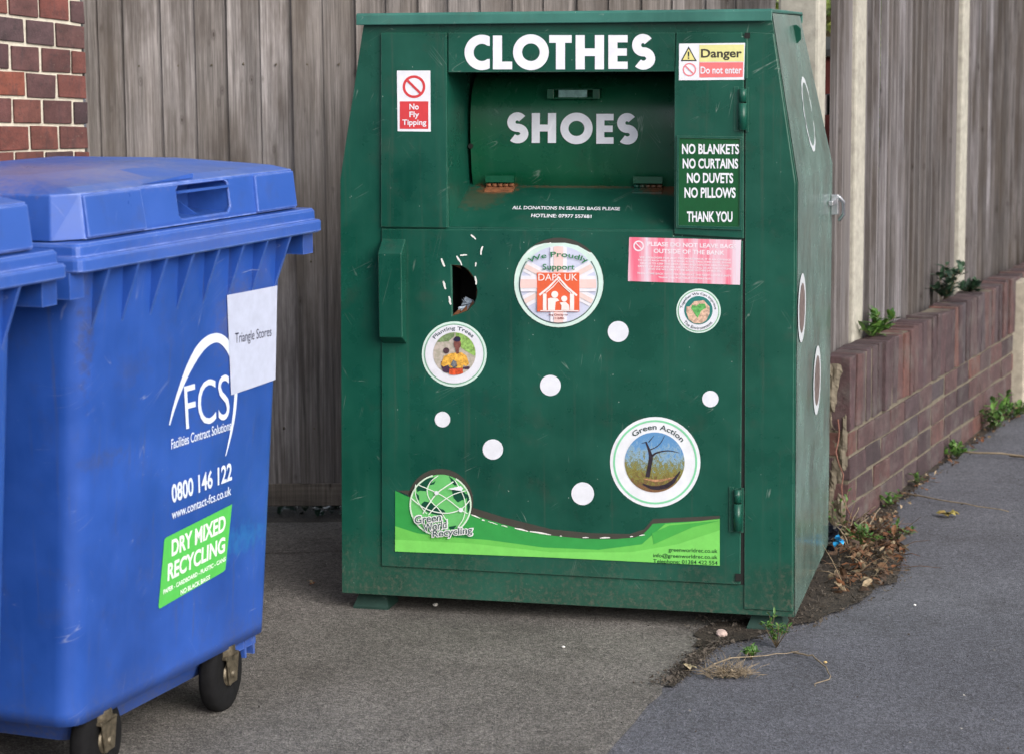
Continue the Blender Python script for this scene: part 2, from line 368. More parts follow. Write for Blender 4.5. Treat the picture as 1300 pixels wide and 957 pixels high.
class Art:          # flat printed shapes on one layer of a surface
    def __init__(s, F, layer): s.F = F; s.l = layer; s.v = []; s.f = []
    def poly(s, pts):
        n = len(s.v); s.v += list(pts)
        for t in tessellate_polygon([[Vector((a, b, 0)) for a, b in pts]]): s.f.append([i + n for i in t])
        return s
    def rect(s, x0, y0, x1, y1): return s.poly([(x0, y0), (x1, y0), (x1, y1), (x0, y1)])
    def disc(s, cx, cy, r, ry=None, n=48): return s.poly([(cx + r * math.cos(2 * PI * i / n), cy + (ry or r) * math.sin(2 * PI * i / n)) for i in range(n)])
    def strip(s, L_, Rr):
        n = len(s.v); m = len(L_); s.v += list(L_) + list(Rr)
        for i in range(m - 1): s.f.append([n + i, n + i + 1, n + m + i + 1, n + m + i])
        return s
    def ring(s, cx, cy, r0, r1, a0=0, a1=360, n=64, ry=1):
        A = [math.radians(a0 + (a1 - a0) * i / n) for i in range(n + 1)]
        return s.strip([(cx + r0 * math.cos(a), cy - r0 * ry * math.sin(a)) for a in A], [(cx + r1 * math.cos(a), cy - r1 * ry * math.sin(a)) for a in A])
    def line(s, pts, w, smooth=0):
        if not isinstance(w, (list, tuple)): w = [w] * len(pts)
        for _ in range(smooth):
            p2 = [pts[0]]; w2 = [w[0]]
            for i in range(len(pts) - 1):
                (ax, ay), (bx, by) = pts[i], pts[i + 1]
                p2 += [(ax * .75 + bx * .25, ay * .75 + by * .25), (ax * .25 + bx * .75, ay * .25 + by * .75)]; w2 += [w[i] * .75 + w[i + 1] * .25, w[i] * .25 + w[i + 1] * .75]
            p2.append(pts[-1]); w2.append(w[-1]); pts = p2; w = w2
        A, B = [], []
        for i, p in enumerate(pts):
            a = pts[max(i - 1, 0)]; c = pts[min(i + 1, len(pts) - 1)]
            dx, dy = c[0] - a[0], c[1] - a[1]; l = math.hypot(dx, dy) or 1
            A.append((p[0] - dy / l * w[i] / 2, p[1] + dx / l * w[i] / 2)); B.append((p[0] + dy / l * w[i] / 2, p[1] - dx / l * w[i] / 2))
        return s.strip(A, B)
    def text(s, body, tl, tr, br, bl, bold=0.0, space=1.0):
        vs, fs = glyphs(body, bold, space); n = len(s.v)
        for u, v in vs:
            x = (tl[0] * (1 - u) + tr[0] * u) * v + (bl[0] * (1 - u) + br[0] * u) * (1 - v)
            y = (tl[1] * (1 - u) + tr[1] * u) * v + (bl[1] * (1 - u) + br[1] * u) * (1 - v)
            s.v.append((x, y))
        s.f += [[i + n for i in f] for f in fs]; return s
    def tbox(s, body, x0, y0, x1, y1, bold=0.0, sk=0.0, space=1.0): return s.text(body, (x0, y0), (x1, y0 + sk), (x1, y1 + sk), (x0, y1), bold, space)
    def arct(s, body, cx, cy, rb, h, ac, span, bold=0.0, bottom=False, space=1.0):
        vs, fs = glyphs(body, bold, space); n = len(s.v)
        for u, v in vs:
            if bottom: a = math.radians(ac + span * (u - .5)); r = rb - h * v
            else: a = math.radians(ac - span * (u - .5)); r = rb + h * v
            s.v.append((cx + r * math.cos(a), cy - r * math.sin(a)))
        s.f += [[i + n for i in f] for f in fs]; return s
    def put(s, name, mat, parent):
        b = MB(); b.add([s.F(x, y, s.l) for x, y in s.v], s.f); return b.build(name, mat, parent, recalc=False)
def clip(poly, cx, cy, r, n=40):
    out = poly
    C_ = [(cx + r * math.cos(2 * PI * i / n), cy + r * math.sin(2 * PI * i / n)) for i in range(n)]
    for i in range(n):
        ax, ay = C_[i]; bx, by = C_[(i + 1) % n]; inp = out; out = []
        f = lambda p: (bx - ax) * (p[1] - ay) - (by - ay) * (p[0] - ax)
        for j in range(len(inp)):
            p, q_ = inp[j - 1], inp[j]; fp, fq = f(p), f(q_)
            if (fp >= 0) != (fq >= 0): u = fp / (fp - fq); out.append((p[0] + u * (q_[0] - p[0]), p[1] + u * (q_[1] - p[1])))
            if fq >= 0: out.append(q_)
        if not out: return []
    return out

# big lettering, drawn as heavy geometric capitals
def cap(a, ch, x0, x1, y0, y1, t):
    if ch == 'L': a.poly([(x0, y0), (x0 + t, y0), (x0 + t, y1 - t * .85), (x1, y1 - t * .85), (x1, y1), (x0, y1)])
    if ch == 'T': c = (x0 + x1) / 2; a.poly([(x0, y0), (x1, y0), (x1, y0 + t * .85), (c + t / 2, y0 + t * .85), (c + t / 2, y1), (c - t / 2, y1), (c - t / 2, y0 + t * .85), (x0, y0 + t * .85)])
    if ch == 'H': m = (y0 + y1) / 2; h = t * .42; a.poly([(x0, y0), (x0 + t, y0), (x0 + t, m - h), (x1 - t, m - h), (x1 - t, y0), (x1, y0), (x1, y1), (x1 - t, y1), (x1 - t, m + h), (x0 + t, m + h), (x0 + t, y1), (x0, y1)])
    if ch == 'E':
        m = (y0 + y1) / 2; h = t * .4; k = t * .8
        a.poly([(x0, y0), (x1, y0), (x1, y0 + k), (x0 + t, y0 + k), (x0 + t, m - h), (x1 - 1, m - h), (x1 - 1, m + h), (x0 + t, m + h), (x0 + t, y1 - k), (x1, y1 - k), (x1, y1), (x0, y1)])
    if ch in 'OC':
        cx, cy = (x0 + x1) / 2, (y0 + y1) / 2; rx, ry = (x1 - x0) / 2, (y1 - y0) / 2
        if ch == 'C': rx = ry * .98; cx = x0 + rx
        A = [math.radians(d) for d in ([i * 5 for i in range(73)] if ch == 'O' else [48 + i * 4 for i in range(67)])]
        Lo = [(cx + rx * math.cos(v), cy - ry * math.sin(v)) for v in A]; Li = [(cx + (rx - t) * math.cos(v), cy - (ry - t) * math.sin(v)) for v in A]
        if ch == 'C':   # terminals cut upright
            Lo = [(min(p[0], x1), p[1]) for p in Lo]; Li = [(min(p[0], x1), p[1]) for p in Li]
            for Q in (Lo, Li): Q[0] = (x1, Q[0][1]); Q[-1] = (x1, Q[-1][1])
        a.strip(Lo, Li)
    if ch == 'S':
        W, H = x1 - x0, y1 - y0; ry1 = (H * .5 - t * .5) / 2; cyA = y0 + t / 2 + ry1; cyB = y1 - t / 2 - ry1
        rxA = W * .46 - t / 2; rxB = W / 2 - t / 2; P = []
        for d in range(35, 271, 12): v = math.radians(d); P.append((x0 + W * .48 + rxA * math.cos(v), cyA - ry1 * math.sin(v)))
        for d in range(78, -146, -12): v = math.radians(d); P.append((x0 + W * .5 + rxB * math.cos(v), cyB - ry1 * math.sin(v)))
        a.line(P, t)
A1 = Art(mb, 0)
for ch, x0, x1, y0, y1 in (('C', 590, 622, 44.5, 89.5), ('L', 626, 650.5, 45.5, 88.5), ('O', 651.5, 697, 44, 89.5), ('T', 697.5, 726, 45, 88.5), ('H', 731, 767, 45, 88.5), ('E', 772.5, 797, 45, 88), ('S', 802, 832, 43.5, 89)):
    cap(A1, ch, x0, x1, y0, y1, 11.6)
A1.put('clothes_lettering', m_cream, bank)
A1 = Art(md, 0)
for ch, x0, x1, y0, y1 in (('S', 643.5, 671, 143, 182.5), ('H', 675, 706, 144, 182), ('O', 711.5, 752.5, 143.5, 183.5), ('E', 757, 779, 145, 183), ('S', 783, 810, 144, 184)):
    cap(A1, ch, x0, x1, y0, y1, 10.4)
A1.put('shoes_lettering', m_cream, bank)

white = pr((226, 227, 235)); red = pr((205, 62, 66)); dkt = pr((28, 42, 52)); mint = pr((204, 226, 218)); ringg = pr((128, 205, 160))
W3 = lambda x, y, l: (lambda p: (p[0], p[1] - .003, p[2]))(mb(x, y, l))     # on the raised upper plates
# no fly tipping
st = Art(W3, 0).poly([(504.5, 90), (547, 90), (547.5, 167.5), (505.5, 167)]).put('fly_tipping_sticker', white, bank)
a = Art(W3, 1).ring(526.3, 110.5, 11.2, 14.4); a.rect(508.3, 129, 544.5, 164); a.put('red_print', red, st)
pass
Art(W3, 2).line([(517.5, 102), (535, 119.2)], 3).put('red_print', red, st)
a = Art(W3, 2).tbox('No', 520.5, 132, 532.5, 139.5, .02); a.tbox('Fly', 520.5, 142, 533, 151.3, .02); a.tbox('Tipping', 511.5, 152, 542, 161.3, .02); a.put('white_lettering', white, st)
# danger
st = Art(W3, 0).poly([(862.5, 55.8), (946.2, 54.8), (944.8, 101.6), (862.2, 102.4)]).put('danger_sticker', white, bank)
Art(W3, 1).poly([(888.3, 57.5), (945, 57), (944.7, 78.5), (888.3, 79)]).put('yellow_print', pr((222, 218, 150)), st)
Art(W3, 1).poly([(888.3, 79.6), (944, 79.4), (943.3, 98.2), (888.3, 98.8)]).put('pink_print', pr((226, 118, 120)), st)
Art(W3, 2).tbox('Danger', 890.4, 62.6, 942.2, 77, .022, -.4).put('black_lettering', pr((60, 55, 50)), st)
Art(W3, 2).tbox('Do not enter', 889.8, 84.8, 941.8, 94, .02, -.2).put('white_lettering', white, st)
Art(W3, 1).poly([(864.6, 78), (874.7, 59.3), (885, 78)]).put('black_print', dkt, st)
Art(W3, 2).poly([(867, 76.6), (874.7, 62.3), (882.6, 76.6)]).put('yellow_print', pr((225, 215, 140)), st)
a = Art(W3, 3).rect(873.8, 66, 875.6, 72.3); a.disc(874.7, 74.2, 1); a.put('black_print', dkt, st)
a = Art(W3, 1).ring(875.7, 88.8, 6.8, 8.5); a.put('red_print', pr((225, 130, 138)), st)
Art(W3, 2).line([(870.6, 84), (880.6, 93.8)], 1.6).put('red_print', pr((225, 130, 138)), st)
# no blankets board
b = MB(); b.plate([FB(860, 172.5), FB(943, 173.5), FB(942.5, 292), FB(859, 289)], [[FB(863, 175.5), FB(940, 176.5), FB(939.5, 288), FB(862, 286)]], lambda s, t: (s, PW - .0085, t), lambda s, t: (s, PW - .003, t))
brd = b.build('notice_frame', m_green, bank)
W4 = lambda x, y, l: (lambda p: (p[0], p[1] - .0035, p[2]))(mb(x, y, l))
st = Art(W4, 0).poly([(862, 174.5), (941, 175.5), (940.5, 289), (861, 287)]).put('notice_sticker', pr((10, 78, 40)), brd)
a = Art(W4, 1)
for tx, x0, y0, x1, y1 in (('NO BLANKETS', 866.3, 183, 938.7, 196), ('NO CURTAINS', 867.2, 201.5, 937.5, 214.3), ('NO DUVETS', 872.6, 219.7, 931.2, 232.8), ('NO PILLOWS', 869.4, 238.2, 934.3, 251.5), ('THANK YOU', 872.5, 268.4, 930.3, 282)):
    a.tbox(tx, x0, y0, x1, y1, .028, .2)
a.put('white_lettering', white, st)
# pink notice
k = NT('faded_pink'); c = k.ramp(k.noise(1, 4, .6, k.vmap((34, 34, 1.2))), [(.35, L((226, 108, 132))), (.62, L((222, 205, 218)))]); k.set(Base_Color=c, Roughness=.45)
st = Art(mb, 0).poly([(799, 301.3), (941, 305), (939.5, 361.8), (797.3, 357)]).put('pink_notice_sticker', k.m, bank)
a = Art(mb, 1)
a.text('PLEASE DO NOT LEAVE BAGS', (822, 307), (935, 310.5), (935, 316), (822, 312.5), .03)
a.text('OUTSIDE OF THE BANK', (830, 315.8), (920, 318.5), (920, 324.2), (830, 321.5), .03)
for i, (x0, x1, tx) in enumerate(((812, 928, 'WE APOLOGISE FOR ANY INCONVENIENCE. IT IS AN OFFENCE'), (810, 928, 'TO LEAVE BAGS HERE. IF THE BANK IS FULL TAKE THEM HOME, PLEASE'), (813, 926, 'HELP US TO KEEP THIS AREA CLEAN AND SAFE. FOR HEALTH AND'),
        (810, 929, 'SAFETY OF EVERYONE WE ASK YOU TO CALL US AT THE HOTLINE'), (823, 916, 'AND WE WILL EMPTY THE BANK WITHIN 24 HOURS.'), (809, 929, 'THEN COME BACK WITH YOUR BAGS AT THE NEXT OPPORTUNITY'), (836, 903, 'THANK YOU FOR YOUR COOPERATION'))):
    y = 325.6 + i * 3.75 + (i > 4) * 1.4 + (i > 5) * 1.6
    a.text(tx, (x0, y), (x1, y + (x1 - x0) * .03), (x1, y + (x1 - x0) * .03 + 2.3), (x0, y + 2.3), .03)
a.ring(811, 312.5, 5, 6.8)
a.put('white_lettering', pr((232, 218, 226)), st)
Art(mb, 2).line([(807, 308.5), (815, 316.5)], 1.5).put('white_print', pr((232, 218, 226)), st)
# ledge lines
a = Art(ml, 0).text('ALL DONATIONS IN SEALED BAGS PLEASE', (651, 262.3), (787, 264), (787, 268.2), (650, 266.6), .02); a.put('ledge_lettering', white, bank)
a = Art(ml, 0).text('HOTLINE: 07977 557681', (675, 272.2), (751, 273.6), (751, 278), (674, 276.8), .025); a.put('ledge_lettering', white, bank)

# support badge
brown = pr((66, 64, 58)); cx, cy = 709.6, 359
st = Art(mb, 0).disc(cx, cy, 57).put('charity_badge_sticker', brown, bank)
Art(mb, 1).poly(clip([(cx - 60, cy - 38), (cx - 46, cy - 38), (cx - 30, cy - 47), (cx - 18, cy - 50), (cx + 8, cy - 50.5), (cx + 24, cy - 47), (cx + 38, cy - 39), (cx + 60, cy - 34), (cx + 60, cy + 60), (cx - 60, cy + 60)], cx, cy, 56.6)).put('white_print', mint, st)
Art(mb, 2).ring(cx, cy + 1.5, 49.3, 50.6, -215, 35).put('grey_print', pr((88, 104, 104)), st)
Art(mb, 3).disc(cx, cy + 2, 48.6).put('pale_blue_print', pr((200, 204, 226)), st)
jc = (709.8, 360)
def band(x0, y0, x1, y1, w):
    dx, dy = x1 - x0, y1 - y0; l = math.hypot(dx, dy); nx, ny = -dy / l * w / 2, dx / l * w / 2
    return clip([(x0 + nx, y0 + ny), (x0 - nx, y0 - ny), (x1 - nx, y1 - ny), (x1 + nx, y1 + ny)], cx, cy + 2, 48.4)
for l, (da, w1, cr_) in enumerate((((80, 42), 15, (228, 226, 233)), ((80, 42), 6, (228, 205, 200)))):
    for sgn in (1, -1):
        p = band(jc[0] - da[0], jc[1] - sgn * da[1], jc[0] + da[0], jc[1] + sgn * da[1], w1)
        if p[0] and (p[0][0] * 0 == 0): Art(mb, 4 + l * 2 + (sgn > 0)).poly(p).put('diagonal_print', pr(cr_), st)
Art(mb, 8).poly(band(jc[0], jc[1] - 70, jc[0], jc[1] + 70, 21)).put('cross_print', pr((228, 226, 233)), st)
Art(mb, 9).poly(band(jc[0] - 70, jc[1], jc[0] + 70, jc[1], 20)).put('cross_print', pr((228, 226, 233)), st)
Art(mb, 10).poly(band(jc[0], jc[1] - 70, jc[0], jc[1] + 70, 12)).put('cross_print', pr((232, 200, 196)), st)
Art(mb, 11).poly(band(jc[0] - 70, jc[1], jc[0] + 70, jc[1], 11)).put('cross_print', pr((232, 200, 196)), st)
a = Art(mb, 12).arct('We Proudly', 709.5, 412, 84, 8.6, 90, 50, .012); a.tbox('Support', 689.6, 335, 730.4, 344.6, .012); a.put('green_lettering', pr((45, 120, 78)), st)
Art(mb, 12).rect(682.7, 346, 736.4, 395.3).put('orange_print', pr((222, 98, 62)), st)
a = Art(mb, 13).tbox('DAPS UK', 684.5, 347.4, 734, 356.2); a.rect(690.3, 372.5, 694.8, 393.4); a.rect(724.5, 372.5, 729.8, 393.4); a.rect(687, 393.6, 735.5, 394.8)
a.put('white_lettering', pr((238, 228, 226)), st)
a = Art(mb, 14).line([(685.8, 374.3), (698, 364.5), (710, 351.8), (721, 364.5), (733.4, 375)], 2.6); a.line([(694, 371.5), (703, 364), (710, 356.3), (717, 364), (726, 372)], 1.2)
a.disc(705.3, 373.6, 4.4); a.disc(717.3, 379, 3.8)
a.poly([(696.5, 379), (700, 377.8), (708.5, 378.6), (711, 381.5), (706.5, 383), (705.5, 393.3), (696.8, 393.3)]); a.poly([(711.5, 384), (714.5, 383.5), (719.5, 383.2), (723.3, 387), (724, 393.3), (713.5, 393.3), (714, 388)])
a.put('white_print', pr((238, 228, 226)), st)
a = Art(mb, 12).tbox('Reg Charity no', 697.5, 398, 721.8, 401.2, .01); a.tbox('1116486', 704, 402.2, 717.2, 405, .01); a.put('red_lettering', pr((140, 60, 60)), st)
a = Art(mb, 2).line([(669, 322), (676, 316.5), (684, 312.6), (690, 311)], [0.5, 1.6, 1.2, .4]); a.put('torn_edge', pr((235, 235, 235)), st); Art(mb, 2).line([(694, 310), (700, 308.6)], [.8, 1.4]).put('torn_edge', pr((235, 235, 235)), st); a = Art(mb, 2).line([(746, 320), (750, 323)], .9); a.put('torn_edge', pr((235, 235, 235)), st)

# planting badge
cx, cy = 577, 449.4
st = Art(mb, 0).disc(cx, cy, 41.2).put('planting_badge_sticker', mint, bank)
Art(mb, 1).ring(cx, cy, 37.2, 38.4).put('green_print', pr((120, 165, 140)), st)
Art(mb, 2).disc(cx, cy, 36.8).put('white_print', pr((222, 222, 232)), st)
k = NT('photo_backdrop'); c = k.ramp(k.noise(90, 4), [(.4, L((190, 178, 170))), (.6, L((165, 160, 145)))]); k.set(Base_Color=c)
P_ = lambda pts: [(530 + x / 9.57, 400 + y / 9.57) for x, y in pts]
ph = Art(mb, 3).disc(577.4, 448.8, 27).put('photo_print', k.m, st)
CL = lambda pts: clip(P_(pts), 577.4, 448.8, 26.8)
Art(mb, 4).poly(CL([(470, 180), (760, 180), (760, 490), (690, 490), (600, 440), (540, 400), (470, 260)])).put('photo_green', ph_((140, 178, 95)), ph)
Art(mb, 4).poly(CL([(200, 180), (465, 180), (450, 260), (380, 320), (200, 330)])).put('photo_green', ph_((118, 140, 98)), ph)
Art(mb, 5).poly(CL([(320, 690), (300, 640), (290, 560), (330, 560), (400, 640), (640, 620), (640, 660), (560, 650), (390, 700)])).put('photo_dark', ph_((70, 48, 70)), ph)
a = Art(mb, 5).disc(*P_([(355, 430)])[0], 3.9); a.put('photo_dark', ph_((80, 58, 66)), ph); a = Art(mb, 5).disc(*P_([(490, 290)])[0], 4.2, 3.6); a.put('photo_dark', ph_((80, 58, 66)), ph)
Art(mb, 6).poly(CL([(290, 600), (330, 495), (420, 460), (540, 450), (600, 490), (635, 590), (600, 620), (560, 600), (560, 640), (400, 635), (385, 600), (320, 625)])).put('photo_yellow', ph_((222, 168, 72)), ph)
Art(mb, 6).poly(CL([(395, 650), (555, 645), (565, 740), (390, 740)])).put('photo_orange', ph_((205, 82, 45)), ph)
a = Art(mb, 7).disc(*P_([(492, 350)])[0], 4.6, 6.2); a.poly(P_([(465, 400), (515, 400), (510, 465), (480, 470)])); a.put('photo_face', ph_((120, 74, 66)), ph)
Art(mb, 8).disc(*P_([(490, 292)])[0], 4.5, 3).put('photo_hair', pr((45, 40, 66)), ph)
a = Art(mb, 8).poly(P_([(410, 600), (440, 540), (480, 560), (490, 620), (450, 640)])); a.put('photo_grey', ph_((112, 116, 122)), ph)
Art(mb, 3).arct('Planting Trees', cx, cy, 29, 6.2, 92, 100, .008).put('dark_lettering', pr((40, 62, 72)), st)
# environment badge
cx, cy = 887, 394.8
st = Art(mb, 0).disc(cx, cy, 28.2).put('environment_badge_sticker', mint, bank)
Art(mb, 1).ring(cx, cy, 25.4, 26.3).put('green_print', pr((120, 170, 130)), st)
Art(mb, 2).disc(cx, cy, 25).put('white_print', pr((222, 224, 232)), st)
ph = Art(mb, 3).disc(887, 394, 18).put('photo_print', pr((40, 118, 112)), st)
P_ = lambda pts: [(850 + x / 13.67, 360 + y / 13.67) for x, y in pts]
Art(mb, 4).poly(P_([(300, 400), (350, 400), (430, 310), (600, 290), (640, 340), (700, 400), (700, 520), (640, 640), (560, 690), (430, 690), (340, 620), (295, 500)])).put('photo_skin', ph_((205, 172, 150)), ph)
Art(mb, 5).poly(P_([(400, 370), (470, 390), (520, 350), (620, 350), (640, 420), (560, 470), (490, 600), (440, 520), (380, 430)])).put('photo_green', ph_((95, 165, 90)), ph)
a = Art(mb, 3).arct('Together We Can Improve', cx, cy, 19.5, 4, 88, 166, .01); a.arct('The Environment', cx, cy, 23.6, 3.8, 268, 104, .01, True); a.put('dark_lettering', pr((40, 52, 60)), st)
# green action badge
cx, cy = 832, 586
st = Art(mb, 0).disc(cx, cy, 57.4).put('tree_badge_sticker', pr((226, 228, 234)), bank)
Art(mb, 1).ring(cx, cy, 51, 53.4).put('green_print', ringg, st)
k = NT('woodland_photo'); sx = k.n.new('ShaderNodeSeparateXYZ'); k.ln(k.tc.outputs['Object'], sx.inputs[0])
z = k.math('ADD', k.math('MULTIPLY', k.math('SUBTRACT', sx.outputs[2], .37), 5.5), k.math('MULTIPLY', k.math('SUBTRACT', k.noise(75, 8, .9, k.vmap((1.4, 1, .8)), .6), .5), 2.3))
c = k.ramp(z, [(.0, L((60, 40, 34))), (.22, L((148, 104, 74))), (.36, L((70, 66, 40))), (.5, L((150, 140, 70))), (.66, L((90, 100, 52))), (.78, L((150, 178, 196))), (.95, L((92, 142, 190)))])
k.set(Base_Color=c, Roughness=.4)
ph = Art(mb, 2).disc(831.4, 586.2, 38).put('photo_print', k.m, st)
P_ = lambda pts: [(770 + x / 7.36, 520 + y / 7.36) for x, y in pts]
a = Art(mb, 3).line(P_([(385, 625), (405, 520), (420, 440), (400, 370), (370, 295)]), [5.5, 5, 5.5, 3, 2], 1); a.line(P_([(425, 430), (470, 395), (560, 378), (620, 382), (685, 400)]), [3, 2, 1.4, 1, .5], 1); a.line(P_([(410, 370), (470, 345), (515, 300), (545, 238)]), [1.5, 1.2, 1, .5], 1); a.line(P_([(395, 300), (420, 270), (446, 238)]), [1.4, 1, .5]); a.line(P_([(372, 300), (330, 310)]), [1.2, .6])
a.line(P_([(340, 690), (450, 735), (600, 700), (690, 570)]), [2, 5, 6, 1.5], 1); a.put('photo_tree', ph_((46, 38, 48)), ph)
Art(mb, 3).line(P_([(350, 640), (480, 665), (640, 625)]), [1, 3.5, 1], 1).put('photo_path', ph_((176, 130, 96)), ph)
Art(mb, 2).arct('Green Action', cx, cy, 41.3, 6.8, 83.5, 92, .012).put('dark_lettering', pr((38, 62, 62)), st)

# dots
for x, y, r in ((785, 421, 13.3), (699, 489, 13.2), (902, 506, 10.4), (562, 532, 9.9), (626, 570, 13), (740, 626, 14.4)):
    Art(mb, 0).disc(x, y, r).put('white_dot_sticker', pr((222, 224, 233)), bank)
# banner with globe
top = [(502, 622), (514, 628), (524, 632), (545, 640), (598, 652), (620, 659), (640, 665), (670, 673), (700, 679), (740, 683), (780, 683.5), (806, 681.5), (817, 677), (824, 670), (829, 664), (860, 662), (890, 660.5), (914, 657.5)]
res = Art(mb, 0).poly([(504, 622), (524, 622), (598, 643), (640, 656), (700, 671), (750, 676), (800, 677), (818, 671), (829, 658), (914, 654), (914, 662), (829, 670), (806, 684), (700, 686), (598, 660)])
res.disc(559.5, 636, 41.5); bn = Art(mb, 1).poly(top + [(914, 717.5), (700, 707), (502, 699.5)]).put('banner_sticker', pr((52, 150, 72)), bank)
res.put('glue_residue', brown, bank)
Art(mb, 2).poly([(502, 667), (530, 676), (560, 680), (620, 684.5), (690, 694), (760, 697), (815, 690), (826, 680), (845, 664), (880, 661.5), (914, 658), (914, 717.3), (700, 706.8), (502, 699.2)]).put('lime_print', pr((104, 190, 84)), bn)
Art(mb, 3).poly([(502, 684), (600, 689), (700, 700), (800, 700), (860, 690), (914, 672), (914, 717.1), (700, 706.6), (502, 699)]).put('light_lime_print', pr((120, 205, 96)), bn)
Art(mb, 3).poly([(828, 676), (850, 666), (914, 660), (880, 668), (830, 690)]).put('green_print', pr((70, 165, 72)), bn)
a = Art(mb, 4)
for x0, y0, x1, y1, w in ((599, 652.5, 610, 657, 1.6), (612, 659, 616, 660, 1.8), (620, 661, 632, 665, 1), (637, 666, 645, 668, 1.2), (654, 669.5, 671, 673.5, 2), (673, 673.5, 700, 678, 2.2), (711, 679.5, 714, 679.7, 1.2), (740, 681.5, 748, 681.5, 1.4), (762, 682, 775, 681.5, 2), (800, 680.5, 804, 680, 1.4), (812, 679, 819, 678, 1.4)):
    Art(mb, 4).line([(x0, y0), ((x0 + x1) / 2, (y0 + y1) / 2 - .3), (x1, y1)], [w * .5, w, w * .4]).put('torn_edge', pr((232, 232, 228)), bn)
a = Art(mb, 4)
for i, (tx, x0, x1, y) in enumerate((('greenworldrec.co.uk', 849, 911.3, 694.2), ('info@greenworldrec.co.uk', 829.7, 911.3, 701.2), ('Telephone: 01384 422 554', 829.7, 911.3, 708.6))):
    a.text(tx, (x0, y), (x1, y + (x1 - x0) * .03), (x1, y + 6.4 + (x1 - x0) * .03), (x0, y + 6.4), .012)
a.put('dark_lettering', pr((22, 66, 38)), bn)
P_ = lambda pts: [(490 + x / 5.652, 580 + y / 5.652) for x, y in pts]
gl = Art(mb, 5).disc(560, 640, 38.5).put('globe_print', pr((104, 188, 108)), bn)
a = Art(mb, 6)
for pl in ([(215, 200), (250, 170), (310, 145), (350, 140), (330, 185), (360, 165), (350, 190), (300, 200), (290, 240), (250, 235), (230, 245)], [(260, 330), (280, 312), (330, 325), (360, 350), (420, 375), (430, 390), (410, 420), (330, 400), (280, 380), (255, 360)],
           [(475, 230), (540, 225), (600, 280), (560, 300), (520, 320), (490, 290)], [(585, 250), (608, 290), (615, 350), (590, 400), (585, 330)], [(455, 130), (490, 160), (520, 190), (500, 200), (480, 185)], [(455, 495), (510, 485), (490, 515), (460, 512)], [(215, 250), (240, 270), (245, 310), (225, 290)]):
    a.poly(P_(pl))
a.put('globe_continents', pr((12, 72, 52)), gl)
a = Art(mb, 7)
a.ring(560, 640, 37.4, 39.4, 105, 420)
a.put('globe_outline', pr((205, 226, 205)), gl)
for j, (ln_, w) in enumerate((([(380, 128), (320, 170), (295, 240), (320, 310), (390, 370), (450, 470)], 1.1), ([(240, 195), (370, 250), (440, 290), (545, 375), (590, 400)], 1.2), ([(490, 170), (430, 210), (370, 250), (300, 350), (270, 400)], 1.5), ([(580, 235), (500, 255), (440, 290), (370, 340), (310, 410)], 1.2),
               ([(190, 290), (260, 350), (340, 385), (440, 400), (510, 385), (560, 360), (610, 300)], 1.3), ([(500, 160), (550, 240), (580, 320), (570, 430), (520, 500)], 1.0), ([(220, 190), (215, 260), (250, 340), (300, 400)], 1.0))):
    Art(mb, 8 + j).line(P_(ln_), w, 2).put('globe_lines', pr((222, 232, 222)), gl)
a = Art(mb, 16).disc(*P_([(370, 250)])[0], 2.6); a.disc(*P_([(545, 372)])[0], 2.8); a.poly(P_([(450, 222), (500, 210), (545, 200), (562, 218), (550, 235)])); a.put('globe_nodes', pr((225, 228, 235)), gl)
for tx, tl, tr, br, bl in (('Green', (528, 654), (561.5, 650), (561.5, 659), (528.5, 663)), ('World', (539, 663.5), (568.5, 658.5), (568.5, 668.5), (540, 673)), ('Recycling', (551, 671.5), (601, 666.5), (601, 677.5), (551, 682.5))):
    gx = 1.6
    o1 = Art(mb, 17).text(tx, (tl[0] - gx, tl[1] - gx), (tr[0] + gx, tr[1] - gx), (br[0] + gx, br[1] + gx), (bl[0] - gx, bl[1] + gx), .075)
    o1 = o1.put('lettering_outline', pr((225, 226, 228)), bn)
    Art(mb, 19).text(tx, tl, tr, br, bl, .004).put('dark_lettering', pr((62, 84, 84)), bn)
# sticker scraps round the torn hole
for x0, y0, x1, y1, w in ((536, 58, 556, 77, 9), (584, 105, 577, 139, 11), (492, 141, 521, 140, 7), (478, 144, 499, 182, 9), (417, 154, 430, 187, 11), (556, 170, 555, 187, 9), (424, 246, 434, 279, 11), (447, 307, 455, 341, 10), (553, 226, 557, 260, 9)):
    j = lambda: R.uniform(-.7, .7)
    p = [(430 + x / 3.19, 280 + y / 3.19) for x, y in ((x0, y0), ((x0 * 2 + x1) / 3, (y0 * 2 + y1) / 3), ((x0 + 2 * x1) / 3, (y0 + 2 * y1) / 3), (x1, y1))]
    p = [(p[0][0], p[0][1]), (p[1][0] + j(), p[1][1] + j() * .5), (p[2][0] + j(), p[2][1] + j() * .5), p[3]]
    Art(mb, 0).line(p, [w / 3.19 * f for f in (.5, R.uniform(.7, 1), R.uniform(.5, .9), .55)]).put('sticker_scrap', pr((225, 225, 222)), bank)
